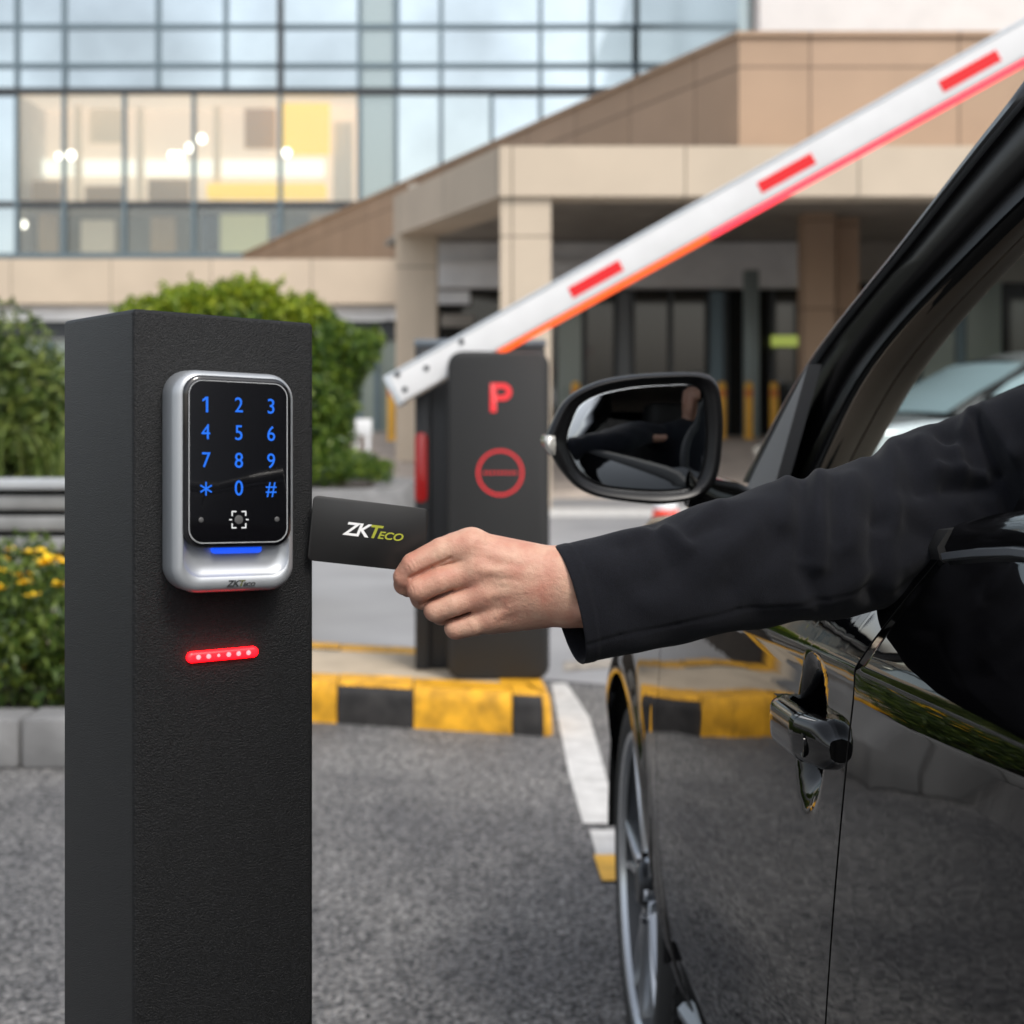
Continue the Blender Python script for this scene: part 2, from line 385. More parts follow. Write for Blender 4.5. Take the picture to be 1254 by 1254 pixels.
# forecourt: a paved ramp from the road up to the entrance level
FZ = .60
fc = [(-9, 18.9, .0), (30, 18.9, .0), (30, 19.0, .09), (-9, 19.0, .09), (30, 22.5, FZ), (-9, 22.5, FZ), (30, 60, FZ), (-9, 60, FZ)]
o = from_py('pavement', [(x, y, z-.002) for x, y, z in fc], [(0, 1, 2, 3), (3, 2, 4, 5), (5, 4, 6, 7)], M['paving']); tag(o, kind='structure')

# ------------------------------------------------------------------ traffic island
isl = thing('traffic_island', 'concrete traffic island with yellow and black painted kerb under the barrier', 'island', (-.3, 5.9, 0))
A = Vector((-2.2, 6.21, 0)); B = Vector((.15, 5.52, 0))
ex = (B-A).normalized(); ey = Vector((-.06, 1, 0)); Lk = (B-A).length
def IP(s, t, z): return A+ex*s+ey*t+Vector((0, 0, z))
DEP = .95; RC = .06
# kerb path: front edge, rounded right corner, right side, back
path = []
for k in range(41): path.append((k/40*(Lk-RC), 0))
for k in range(1, 9): a = rad(-90+90*k/8); path.append((Lk-RC+RC*math.cos(a), RC+RC*math.sin(a)))
for k in range(1, 7): path.append((Lk, RC+(DEP-2*RC)*k/6))
for k in range(1, 9): a = rad(90*k/8); path.append((Lk-RC+RC*math.cos(a), DEP-RC+RC*math.sin(a)))
for k in range(1, 21): path.append(((Lk-RC)*(1-k/20), DEP))
arc = [0]
for p, q in zip(path, path[1:]): arc.append(arc[-1]+math.dist(p, q))
def path_at(s):
    i = min(max(int(np.searchsorted(arc, s))-1, 0), len(path)-2); t = (s-arc[i])/(arc[i+1]-arc[i])
    p = [path[i][k]+(path[i+1][k]-path[i][k])*t for k in (0, 1)]
    d = Vector((path[i+1][0]-path[i][0], path[i+1][1]-path[i][1])).normalized()
    return p, (d.y, -d.x)
KW = .19
prof = [(0, 0), (-.004, .10), (-.012, .135), (-.03, .150), (-KW, .151), (-KW, 0)]
# block boundaries from the photo (pixels along the front edge)
def s_of(px):
    k = (px-CX)/F
    return (k*A.y-A.x)/(ex.x-k*ex.y)
bounds = [s_of(p) for p in (413, 506, 628, 666)]
bounds = [bounds[0]-.36*k for k in (5, 4, 3, 2, 1)]+bounds
bounds = [b for b in bounds if b > .02]
b_end = bounds[-1]
more = [b_end+.36*k for k in range(1, 40) if b_end+.36*k < arc[-1]-.1]
bounds = [0]+bounds+more+[arc[-1]]
i0 = bounds.index(b_end)
for i, (s0, s1) in enumerate(zip(bounds, bounds[1:])):
    bm = bmesh.new(); n = max(2, int((s1-s0)/.03)); rings = []
    for k in range(n+1):
        p, nn = path_at(s0+.003+(s1-s0-.006)*k/n)
        rings.append([IP(p[0]+nn[0]*d, p[1]+nn[1]*d, z) for d, z in prof])
    loft(bm, rings)
    from_bm('kerb_block', bm, M['kerb_yellow'] if (i-i0) % 2 == 0 else M['kerb_black'], isl, True, 40)
    # the yellow band runs on along the top of every block
    if (i-i0) % 2:
        bm = bmesh.new(); loft(bm, [[q+Vector((0, 0, .003)) for q in (r[2]+(r[3]-r[2])*.2, r[3], r[4])] for r in rings], False, False, False)
        from_bm('kerb_band', bm, M['kerb_yellow'], isl, True, 40)
top = [IP(.0, KW, .147), IP(Lk-KW, KW, .147), IP(Lk-KW, DEP-KW, .147), IP(0, DEP-KW, .147)]
from_py('concrete_top', top+[p-Vector((0, 0, .147)) for p in top], [(0, 1, 2, 3), (4, 7, 6, 5)]+[(i, i+4, (i+1) % 4+4, (i+1) % 4) for i in range(4)], M['concrete'], isl, True)

# ------------------------------------------------------------------ barrier gate
gate = thing('barrier_gate', 'dark parking barrier cabinet with glowing red P and raised white boom', 'barrier', (-.05, 6, .15))
z0 = .149
def front_panel():
    D0 = 5.83; x0 = P(548, 0, D0).x; x1 = P(673, 0, D0).x; zt = P(0, 430, D0).z
    w, h = x1-x0, zt-z0; cx, cz = (x0+x1)/2, (zt+z0)/2
    bm = bmesh.new(); rings = []
    for ins, y in ((.0, .085), (.0, .012), (.004, .003), (.012, 0)):
        rings.append([(cx+px_, D0+y, cz+pz) for px_, pz in rrect(w-2*ins, h-2*ins, .055-ins, 8)])
    loft(bm, rings); from_bm('front_panel', bm, M['cabinet'], gate, True, 50)
    # the letter P
    q = P(613.5, 487, D0); Hp, Wp, st = .108, .080, .0225
    bm = bmesh.new(); x0, zt_ = q.x-Wp/2, q.z+Hp/2; bh = Hp*.60; ro = bh/2; ri = ro-st*.86
    outl = [(0, -Hp), (0, 0), (Wp-ro, 0)]+[(Wp-ro+ro*math.sin(a), -ro+ro*math.cos(a)) for a in [math.pi*k/16 for k in range(1, 17)]]+[(st, -bh), (st, -Hp)]
    inn = [(st, -ro+ri), (Wp-ro, -ro+ri)]+[(Wp-ro+ri*math.sin(a), -ro+ri*math.cos(a)) for a in [math.pi*k/16 for k in range(1, 17)]]+[(st, -ro-ri)]
    def polys(ps): bm.faces.new([bm.verts.new((x0+a, D0-.0015, zt_+b)) for a, b in ps])
    polys([(0, 0), (st, 0), (st, -Hp), (0, -Hp)])
    polys([(st, 0), (Wp-ro, 0), (Wp-ro, -ro+ri), (st, -ro+ri)]); polys([(st, -ro-ri), (Wp-ro, -ro-ri), (Wp-ro, -bh), (st, -bh)])
    for k in range(16):
        a, b = math.pi*k/16, math.pi*(k+1)/16
        polys([(Wp-ro+r_*math.sin(t), -ro+r_*math.cos(t)) for r_, t in ((ro, a), (ro, b), (ri, b), (ri, a))])
    bmesh.ops.remove_doubles(bm, verts=bm.verts, dist=1e-6)
    bmesh.ops.solidify(bm, geom=bm.faces[:], thickness=.0014)
    from_bm('letter', bm, M['sign_red'], gate, True)
    # the no-entry ring with its bar
    q = P(612.5, 579, D0); R = .083
    bm = bmesh.new(); n = 64; rings = []
    for k in range(n+1):
        a = 2*math.pi*k/n; c, s = math.cos(a), math.sin(a)
        rings.append([(q.x+c*(R+d), D0+y, q.z+s*(R+d)) for d, y in ((-.0038, -.002), (.0038, -.002), (.0038, .001), (-.0038, .001))])
    loft(bm, rings, False, False); bmesh.ops.remove_doubles(bm, verts=bm.verts, dist=1e-6)
    ring = from_bm('stop_ring', bm, M['sign_red'], gate, True)
    for k in range(9):
        x = q.x-.058+k*.0145
        bm = bmesh.new(); cyl(bm, (x, D0+.001, q.z), (x, D0-.002, q.z), .0046, n=10); from_bm('bar_led', bm, M['sign_red'], ring, True)
front_panel()
D1 = 6.06
xl, xr, zt = P(508, 0, D1).x, P(668, 0, D1).x, P(0, 419, D1).z
box('housing', (xl, D1, z0), (xr, D1+.36, zt-.02), M['cabinet_back'], gate, .012)
box('lid', (xl-.004, D1-.006, zt-.0195), (xr+.004, D1+.366, zt+.012), M['cabinet_lid'], gate, .01)
box('corner_pillar', (xl+.002, D1-.02, z0), (P(527, 0, D1).x, D1-.001, zt-.022), M['cabinet_lid'].copy() if False else M['cabinet_back'], gate, .006)
p = P(516, 572, D1); bm = bmesh.new(); rings = []
for ins, y in ((0, -.0195), (0, -.028), (.006, -.034)):
    rings.append([(p.x+a, D1+y, p.z+b) for a, b in rrect(.048-2*ins, .27-2*ins, .022-ins, 6)])
loft(bm, rings); from_bm('warning_lamp', bm, M['sign_red_dim'], gate, True, 50)
# boom
E0 = P(484, 478, 5.97); E1 = P(1254, 49.5, 5.33); bx = (E1-E0).normalized(); Lb = (E1-E0).length*1.30
by = Vector((-.29, -1, 0)); by = (by-bx*by.dot(bx)).normalized(); bz = bx.cross(by)*-1
if bz.z < 0: bz = -bz
def BP(s, y, z): return E0+bx*s+by*y+bz*z
hh = .0605
bm = bmesh.new()
sec = [(y, z) for y, z in rrect(.05, 2*hh, .012, 4)]
loft(bm, [[BP(s, y, z) for y, z in sec] for s in (0, Lb)])
boom = from_bm('boom', bm, M['arm_white'], gate, True, 40)
bm = bmesh.new(); loft(bm, [[BP(s, y, z) for y, z in rrect(.054, .016, .005, 3)] for s in (.002, Lb-.002)])
for v in bm.verts: v.co += bz*(hh-.004)
from_bm('edge_trim', bm, M['arm_edge'], boom, True, 40)
# end bracket, bolts
bm = bmesh.new(); loft(bm, [[BP(s, y, z) for y, z in rrect(.058, 2*hh+.008, .006, 3)] for s in (-.012, .012)]); from_bm('end_cap', bm, M['arm_edge'], boom, True, 40)
for s, z in ((.045, -.02), (.16, .012), (.045, .045), (.33, .035)):
    bm = bmesh.new(); cyl(bm, BP(s, .02, z), BP(s, .0285, z), .011, n=12); from_bm('bolt', bm, M['mullion_dark'], boom, True, 40)
def s_at(px):
    lo, hi = -1, 6
    for _ in range(60):
        m_ = (lo+hi)/2; q = BP(m_, 0, 0)
        if CX+F*q.x/q.y < px: lo = m_
        else: hi = m_
    return lo
for c in (730.5, 963, 1186.5, 1420):
    s = s_at(c)
    bm = bmesh.new(); loft(bm, [[BP(s+a, y, b-.006) for a, b in ((-.108, -.0215), (.108, -.0215), (.108, .0215), (-.108, .0215))] for y in (.0245, .0262)])
    from_bm('reflector', bm, M['reflector'], boom, True)
sa, sb, sc_ = s_at(600), s_at(858), Lb-.02
for (u0, u1, mm) in ((sa, sb, 'strip_orange'), (sb+.002, sc_, 'strip_red')):
    bm = bmesh.new(); loft(bm, [[BP(s, y, z-hh-.006) for y, z in rrect(.034, .021, .008, 4)] for s in (u0, u1)])
    from_bm('light_strip', bm, M[mm], boom, True, 50)
# pivot shaft between the cabinet halves
q = P(606, 440, 5.95); bm = bmesh.new(); cyl(bm, (q.x, 5.90, q.z), (q.x, 6.07, q.z), .05, n=24); from_bm('pivot', bm, M['cabinet_back'], gate, True, 40)

# ------------------------------------------------------------------ planting
rng = np.random.default_rng(7)
def leaf_mesh(name, pos, size, m, parent, up=.3, width=.5, tilt=None, seed=1):
    r = np.random.default_rng(seed); n = len(pos)
    d = r.normal(size=(n, 3)); d[:, 2] += up; d /= np.linalg.norm(d, axis=1)[:, None]
    a = r.normal(size=(n, 3)); sdv = np.cross(d, a); sdv /= np.linalg.norm(sdv, axis=1)[:, None]
    nn = np.cross(d, sdv)
    sz = size*r.uniform(.6, 1.35, n)[:, None]
    base = pos-d*sz*.5; tip = pos+d*sz*.5
    l = pos+sdv*sz*width*.5+nn*sz*.12; rr = pos-sdv*sz*width*.5+nn*sz*.12
    V = np.stack([base, l, tip, rr], 1).reshape(-1, 3)
    idx = np.arange(n)*4
    Fc = np.concatenate([np.stack([idx, idx+1, idx+2], 1), np.stack([idx, idx+2, idx+3], 1)])
    me = bpy.data.meshes.new(name); me.from_pydata(V.tolist(), [], Fc.tolist()); me.update()
    return link(name, me, m, parent, True)
def shell_points(ells, n, seed, bias=.35):
    """points through a union of ellipsoids, thicker towards the surface; each ell = (cx,cy,cz,rx,ry,rz)"""
    r = np.random.default_rng(seed); out = []
    vol = np.array([e[3]*e[4]*e[5] for e in ells])**(2/3); vol /= vol.sum()
    for e, w in zip(ells, vol):
        k = int(n*w)+1; d = r.normal(size=(k, 3)); d /= np.linalg.norm(d, axis=1)[:, None]
        rad_ = r.uniform(0, 1, k)**bias; rad_ *= 1+.10*np.sin(d[:, 0]*9+e[0]*7)*np.sin(d[:, 2]*8+e[1]*3)+r.normal(0, .05, k)
        q = d*rad_[:, None]*np.array(e[3:6])+np.array(e[0:3]); out.append(q)
    return np.concatenate(out)
def stems(parent, base, tops, r0, m=None):
    for t in tops:
        bm = bmesh.new(); b = Vector(base)+Vector(((t[0]-base[0])*.25, (t[1]-base[1])*.25, 0)); t = Vector(t); mid = (b+t)/2+Vector((.03, .02, .05))
        tube(bm, [b, mid, t], [r0, r0*.7, r0*.3], 7); from_bm('stem', bm, m or M['bark'], parent, True, 60)
def ells_box(x0, x1, y0, y1, z0, z1, k, r, seed):
    q = np.random.default_rng(seed); out = []
    for i in range(k):
        rx = r*q.uniform(.75, 1.25)
        out.append((q.uniform(x0+rx*.6, x1-rx*.6), q.uniform(y0+r*.5, y1-r*.5), q.uniform(z0+r*.3, z1-r*.75), rx, r, r*q.uniform(.7, 1)))
    return out
# low clipped hedge with yellow flowers, in a stone-edged bed
hedge = thing('flowering_hedge', 'low dark green hedge dotted with yellow flowers behind the grey kerbstones', 'hedge', (-2.9, 6.0, 0))
e1 = ells_box(-4.8, -1.35, 5.30, 6.4, .1, .70, 46, .26, 3)
pts = shell_points(e1, 26000, 4, .5); pts[:, 2] = np.minimum(pts[:, 2], .69+rng.normal(0, .02, len(pts))); pts = pts[pts[:, 2] > .02]
leaf_mesh('foliage', pts, .046, M['hedge_dark'], hedge, .5, .5, seed=5)
stems(hedge, (-2.9, 5.8, 0), [(-4+.35*k, 5.6+.1*(k % 4), .45) for k in range(8)], .012)
def blossom(c, r, seed):
    q = np.random.default_rng(seed); bm = bmesh.new()
    for k in range(9):
        a = k*2.4; d = Vector((math.cos(a), math.sin(a), q.uniform(.1, .8))).normalized(); sd_ = d.cross(Vector((0, 0, 1))).normalized()
        c_ = Vector(c); vs = [bm.verts.new(c_), bm.verts.new(c_+d*r*.6+sd_*r*.42), bm.verts.new(c_+d*r*1.1), bm.verts.new(c_+d*r*.6-sd_*r*.42)]
        bm.faces.new(vs)
    me = bpy.data.meshes.new('blossom'); bm.to_mesh(me); bm.free(); return link('blossom', me, M['petal'], hedge, True)
for i, (px_, py_, D) in enumerate([(3, 687, 5.9), (2, 703, 5.6), (27, 707, 5.6), (30, 715, 5.5), (56, 691, 5.7), (62, 686, 5.8), (50, 694, 5.7), (72, 718, 5.45), (78, 690, 5.8), (35, 679, 6.0), (0, 722, 5.4), (-20, 695, 5.6), (-45, 700, 5.5), (95, 700, 5.5), (120, 690, 5.7), (52, 677, 6.1), (15, 676, 6.1), (40, 731, 5.36)]):
    c = P(px_, py_, D); blossom(c, .033 if i not in (4, 2, 5) else .044, i)
kerb = thing('kerbstone_edging', 'grey stone kerb edging in front of the yellow flowering hedge', 'kerb', (-2.5, 5.1, 0))
x = -5.2; i = 0
while x < -1.32:
    x1 = min(x+.9, -1.32); box('kerbstone', (x+.004, 5.04+.006*(i % 2), 0), (x1-.004, 5.24, .165-.003*(i % 2)), M['concrete_grey'], kerb, .014); x = x1; i += 1
box('kerbstone', (-1.318, 5.05, 0), (-1.12, 6.4, .163), M['concrete_grey'], kerb, .014)
tag(box('soil', (-5.2, 5.242, 0), (-1.322, 6.5, .09), M['soil']), kind='structure')
# slatted planter wall
pl = thing('slatted_planter', 'grey horizontal slat planter wall behind the flowering hedge', 'planter', (-3.4, 7.2, 0))
z = .14
for k in range(7):
    box('slat', (-6.0, 6.99-.004*(k % 2), z), (-1.25, 7.03, z+.066), M['slat'], pl, .012); z += .094
box('cap_rail', (-6.05, 6.96, z), (-1.2, 7.14, z+.045), M['slat_cap'], pl, .01)
box('backing', (-5.99, 7.032, 0), (-1.26, 7.10, z-.002), M['liner'], pl)
tag(box('soil', (-5.98, 7.15, 0), (-1.26, 9.4, z-.06), M['soil']), kind='structure')
ZP = z-.06
# left shrub with strappy grass in front
sh = thing('leafy_shrub', 'loose grey green shrub growing above the slatted planter at left edge', 'shrub', (-3.6, 8.4, ZP))
e2 = [(-2.78, 8.3, 1.33, .34, .4, .40), (-2.5, 8.35, 1.12, .28, .4, .36), (-3.05, 8.3, 1.45, .3, .4, .34), (-3.5, 8.4, 1.42, .5, .5, .36), (-3.15, 8.35, 1.36, .40, .4, .30), (-2.85, 8.4, 1.26, .3, .4, .26), (-3.65, 8.3, 1.2, .75, .6, .52), (-2.95, 8.4, 1.08, .42, .5, .42), (-3.3, 8.1, 1.0, .5, .4, .42), (-4.4, 8.4, 1.3, .8, .6, .6), (-3.05, 8.2, .9, .55, .4, .28), (-2.55, 8.5, .98, .35, .4, .33)]
leaf_mesh('foliage', shell_points(e2, 24000, 11, .5), .085, M['shrub_grey'], sh, .4, .3, seed=12)
stems(sh, (-3.5, 8.4, ZP), [(-3.6, 8.3, 1.4), (-3.0, 8.4, 1.3), (-4.3, 8.4, 1.5), (-3.3, 8.2, 1.2)], .02)
def grass_tuft(name, c, n, h, spread, label, seed):
    q = np.random.default_rng(seed); V = []; Fc = []
    for i in range(n):
        a = q.uniform(0, 2*math.pi); b = Vector(c)+Vector((q.normal(0, .07), q.normal(0, .07), 0)); L_ = h*q.uniform(.7, 1.15); w = q.uniform(.006, .013)
        dr = Vector((math.cos(a), math.sin(a), 0)); sp = spread*q.uniform(.3, 1); s = dr.cross(Vector((0, 0, 1)))
        k0 = len(V)
        for k in range(7):
            t = k/6; p_ = b+dr*sp*t*t+Vector((0, 0, L_*(t-.35*t*t*t))); ww = w*(1-t**2)+.0008
            V += [p_+s*ww, p_-s*ww]
        for k in range(6): Fc.append((k0+2*k, k0+2*k+1, k0+2*k+3, k0+2*k+2))
    o = from_py(name, V, Fc, M['blade']); return o
for i, (c, n, h, lab) in enumerate([((-2.62, 7.6, ZP), 70, .55, 'strappy pale green grass tuft beside the pedestal above the slats'), ((-2.98, 7.45, ZP), 70, .5, 'strappy grass tuft at the left edge above the slat wall'), ((-2.2, 7.6, ZP), 60, .5, 'strappy grass tuft hidden just behind the black pedestal')]):
    o = grass_tuft('grass_tuft', c, n, h, .34, lab, 20+i)
    me = o.data; me.transform(Matrix.Translation(-Vector(c))); o.location = c; tag(o, lab, 'ornamental grass', 'grass tufts above the slat planter')
# clipped hedge behind the pedestal and low bush in its kerb
pb = thing('stone_planter', 'low round cornered grey stone planter edging beyond the pedestal', 'planter', (-2.3, 15, 0))
bm = bmesh.new(); rings = []
for ins, z_ in ((0, 0), (0, .34), (.02, .37), (.22, .37), (.24, .30)):
    rings.append([(-4.3+a, 15.6+b, z_) for a, b in rrect(6.6-2*ins, 2.5-2*ins, .55-ins, 8)])
loft(bm, rings, True, True); from_bm('edging', bm, M['concrete_grey'], pb, True, 40)
tag(box('soil', (-7.2, 14.8, .301), (-1.45, 16.5, .34), M['soil']), kind='structure')
hb = thing('round_hedge', 'big rounded bright yellow green hedge behind the black pedestal', 'hedge', (-2.4, 15.5, .3))
def PE(px_, py_, D, r, ry=None, rz=None): c = P(px_, py_+(20 if py_ < 460 else 0), D); return (c.x, c.y, c.z, r, ry or r, rz or r)
e3 = [PE(185, 400, 15.2, .42), PE(240, 388, 15.2, .44), PE(300, 385, 15.3, .46), PE(360, 398, 15.2, .42), PE(405, 410, 15.1, .34), PE(440, 408, 15, .22), PE(215, 440, 15.1, .6), PE(300, 440, 15, .62), PE(375, 450, 15, .48), PE(395, 500, 14.9, .34), PE(300, 500, 14.9, .6), PE(210, 500, 15, .6), PE(150, 420, 15.3, .34), PE(385, 540, 14.9, .34), PE(290, 352, 15.3, .16), PE(325, 348, 15.3, .15), PE(205, 360, 15.3, .15), PE(240, 358, 15.3, .17), PE(370, 372, 15.3, .17)]
leaf_mesh('foliage', shell_points(e3, 34000, 31, .45), .085, M['hedge'], hb, .6, .5, seed=32)
NG = (shell_points([(e[0], e[1]-.05, e[2]+e[5]*.55, e[3]*.85, e[4]*.8, e[5]*.55) for e in e3 if e[2] > 1.7], 9000, 33, .5))
sq = np.random.default_rng(77); sp_ = []
for k in range(70):
    e = e3[sq.integers(0, len(e3))]
    if e[2] < 1.6: continue
    d = np.array([sq.normal(0, .5), sq.normal(0, .4), 1.0]); d /= np.linalg.norm(d); b0 = np.array(e[:3])+d*np.array(e[3:6])*.85
    for t in np.linspace(0, 1, 14): sp_.append(b0+d*t*sq.uniform(.08, .19)+sq.normal(0, .018, 3))
leaf_mesh('new_growth', np.concatenate([NG, np.array(sp_)]), .088, M['new_growth'], hb, 1.0, .42, seed=34)
stems(hb, (-2.4, 15.3, .33), [(-3.2, 15.2, 1.6), (-2.6, 15.2, 1.9), (-2.0, 15.2, 1.7), (-1.8, 15.0, 1.3)], .03)
lb = thing('low_bush', 'low green bush spilling over the stone planter right of the pedestal', 'shrub', (-1.6, 14.9, .33))
e4 = [PE(400, 572, 14.75, .26, .3, .18), PE(432, 570, 14.75, .28, .3, .16), PE(462, 576, 14.8, .18, .25, .12), PE(370, 570, 14.8, .3, .3, .2), PE(330, 568, 14.8, .3, .3, .2)]
leaf_mesh('foliage', shell_points(e4, 5200, 41, .5), .07, M['hedge'], lb, .7, .35, seed=42)
stems(lb, (-1.7, 14.85, .33), [(-1.5, 14.8, .55), (-1.9, 14.8, .6)], .01)
e5 = thing('slender_bush', 'dark slender shrub rising at the right side of the round hedge', 'shrub', (-1.75, 15.6, .33))
leaf_mesh('foliage', shell_points([PE(410, 470, 15.5, .26, .3, .7), PE(425, 430, 15.5, .24), PE(400, 530, 15.5, .3), PE(455, 395, 15.6, .13)], 6500, 51, .5), .08, M['hedge_dark'], e5, .5, .4, seed=52)
stems(e5, (-1.75, 15.6, .33), [(-1.75, 15.55, 1.4), (-1.6, 15.55, 1.6)], .015)

# white folding barrier beyond the planter
wb = thing('folding_barrier', 'small white folding barrier board standing beyond the stone planter', 'barrier board', (-1.85, 17.6, .15))
q0 = P(418, 513, 17.6); q1 = P(456, 546, 17.6)
box('board', (q0.x, 17.5, q1.z+.12), (q1.x, 17.53, q0.z), M['white_plastic'], wb, .01)
for xx in (q0.x+.02, (q0.x+q1.x)/2-.02, q1.x-.06): box('leg', (xx, 17.505, .17), (xx+.04, 17.525, q1.z+.118), M['white_plastic'], wb, .004)
# bollards
bl_lab = ['yellow bollard under the low end of the boom', 'yellow bollard seen just left of the car door mirror', 'yellow bollard just right of the mirror, nearest to it', 'yellow bollard in front of the pale lobby post', 'yellow bollard nearest to the car windscreen pillar']
bl = None
for i, (px_, py_) in enumerate([(480, 535), (705, 527), (884, 533), (917, 535), (948, 530)]):
    D = F*(CH-FZ)/(py_-HY); x_ = (px_-CX)/F*D
    D = 23.0 if i == 0 else 24.0; x_ = (px_-CX)/F*D
    zb_ = FZ-.002
    if bl is None:
        bl = thing('bollard', bl_lab[0], 'bollard', (x_, D, zb_), 0, 'yellow bollards at the entrance')
        bm = bmesh.new(); rings = []
        for r_, z_ in ((.075, 0), (.075, .05), (.066, .06), (.066, .82), (.06, .86), (.035, .885)):
            rings.append([(r_*math.cos(2*math.pi*k/20), r_*math.sin(2*math.pi*k/20), z_) for k in range(20)])
        loft(bm, rings); from_bm('tube', bm, M['bollard'], bl, False, 40)
        bm = bmesh.new(); cyl(bm, (0, 0, .66), (0, 0, .76), .0675, n=20); from_bm('band', bm, mat('band_orange', (.72, .22, .03), .4), bl, False, 40)
    else:
        b2 = copy_tree(bl); b2.location = (x_, D, zb_); b2['label'] = bl_lab[i]
# traffic cone
cn = thing('traffic_cone', 'red and white traffic cone standing on the road below the mirror', 'cone', ((815-CX)/F*14, 14, 0))
box('base', (-.19, -.19, 0), (.19, .19, .03), M['rubber'], cn, .01, world=False)
for n_, (za, zb2, mm) in {'sleeve_red': (.03, .22, 'cone_red'), 'sleeve_white': (.22, .38, 'white_plastic'), 'tip': (.38, .70, 'cone_red')}.items():
    bm = bmesh.new(); rr_ = lambda z_: .145-.16*z_
    cyl(bm, (0, 0, za), (0, 0, zb2), rr_(za), rr_(zb2), 24); from_bm(n_, bm, M[mm], cn, False, 40)

# ------------------------------------------------------------------ buildings
# 1. glass curtain-wall office, 45 m away
DF = 45.0
off = thing('glass_office_building', 'large glass curtain wall office building with lit room behind the hedge', 'building', (-4, DF, 0))
xs_up = [-420, -330, -235, -140, -60, 20, 78, 193, 276, 343, 440, 485, 540, 662, 725, 793, 850, 900, 960, 1050, 1150, 1254, 1350]
ys_up = [-330, -250, -170, -95, -30, 32, 80, 110]
def quad(name, x0, y0, x1, y1, D, m, parent, tilt=0, thick=.02):
    a = P(x0, y1, D); b = P(x1, y0, D)
    q = np.random.default_rng(int(abs(x0*7+y0*13))+3); t1, t2 = q.normal(0, tilt, 2)
    c = (a+b)/2; w = (b.x-a.x)/2; h = (b.z-a.z)/2
    V = [(a.x, D+t1*w+t2*h, a.z), (b.x, D-t1*w+t2*h, a.z), (b.x, D-t1*w-t2*h, b.z), (a.x, D+t1*w-t2*h, b.z)]
    V += [(v[0], v[1]+thick, v[2]) for v in V]
    return from_py(name, V, [(0, 1, 2, 3), (5, 4, 7, 6), (1, 0, 4, 5), (2, 1, 5, 6), (3, 2, 6, 7), (0, 3, 7, 4)], m, parent, True)
for i in range(len(xs_up)-1):
    for j in range(3, len(ys_up)-1):
        g_ = 'grey_glass' if xs_up[i] in (440, 850) else 'sky_glass'
        quad('window', xs_up[i], ys_up[j], xs_up[i+1], ys_up[j+1], DF, M[g_], off, .009)
box('upper_glazing', tuple(P(-420, -95, DF)-Vector((0, 0, 0))), tuple(P(1350, -420, DF)+Vector((0, .3, 0))), M['sky_glass'], off)
xs_lo = [-420, -235, -60, 20, 78, 152, 237, 343, 440, 485, 540, 602, 662, 725, 793]
for i in range(len(xs_lo)-1):
    x0, x1 = xs_lo[i], xs_lo[i+1]
    lit = -240 < x0 < 440
    quad('window', x0, 112, x1, 249, DF, M['room_glass'] if 15 < x0 < 400 else M['grey_glass'] if x0 == 440 else M['sky_glass'], off, .009)
    quad('window', x0, 251, x1, 312, DF, M['room_glass'] if 15 < x0 < 400 else M['grey_glass'] if x0 == 440 else M['sky_glass'], off, .009)
def vbar(px_, y0, y1, w=5, m='mullion', d=.12):
    a = P(px_-w/2, y1, DF-d); b = P(px_+w/2, y0, DF-d)
    box('mullion', (a.x, DF-d, a.z), (b.x, DF-.01, b.z), M[m], off)
def hbar(py_, x0, x1, w=5, m='mullion', d=.09):
    a = P(x0, py_+w/2, DF-d); b = P(x1, py_-w/2, DF-d)
    box('transom', (a.x, DF-d, a.z), (b.x, DF-.012, b.z), M[m], off)
for x_ in xs_up[3:20]: vbar(x_, -110, 108.5, 7 if x_ in (343, 485, 850) else 5, 'mullion_dark' if x_ == 343 else 'mullion')
for x_ in xs_lo[2:]: vbar(x_, 113, 312, 5)
for y_ in ys_up[3:-1]: hbar(y_, -420, 1350, 6)
hbar(111, -420, 1000, 8, 'mullion_dark', .16); hbar(250, -420, 480, 7, 'mullion_dark', .1); hbar(313, -420, 480, 6, 'mullion', .16)
# lit room: ceiling, floor, back wall, cove light, yellow panel, pendants
rD = DF+3.2
quad('room_back_wall', -40, 85, 500, 300, rD, M['room_wall'], off)
a = P(22, 112, DF+.03); b = P(438, 249, DF+.03)
box('room_ceiling', (a.x-.3, DF+.05, a.z+.02), (b.x+.3, rD-.01, a.z+.1), M['room_wall'], off)
box('room_floor', (a.x-.3, DF+.05, b.z-.14), (b.x+.3, rD-.01, b.z-.02), M['concrete'], off)
for xx in (a.x-.32, b.x+.12): box('room_side_wall', (xx, DF+.04, b.z-3.0), (xx+.18, rD-.012, a.z+.015), M['white_wall'], off)
c0 = P(30, 214, rD-.3); c1 = P(395, 196, rD-.3); box('cove_lamp', (c0.x, rD-.35, c0.z), (c1.x, rD-.02, c1.z), M['cove'], off)
y0_ = P(347, 190, rD-1.2); y1_ = P(404, 113, rD-1.2); box('yellow_panel', (y0_.x, rD-1.3, y0_.z), (y1_.x, rD-1.2, y1_.z-.05), M['room_yellow'], off)
y0_ = P(255, 246, rD-.9); y1_ = P(400, 226, rD-.9); box('yellow_counter', (y0_.x, rD-1.2, y0_.z+.05), (y1_.x, rD-.8, y1_.z), M['room_yellow'], off, .05)
lower = quad('lower_room_wall', -40, 252, 500, 330, DF+2.2, mat('lower_room', (.36, .36, .33), .8, noise=(.5, .4, 4)), off)
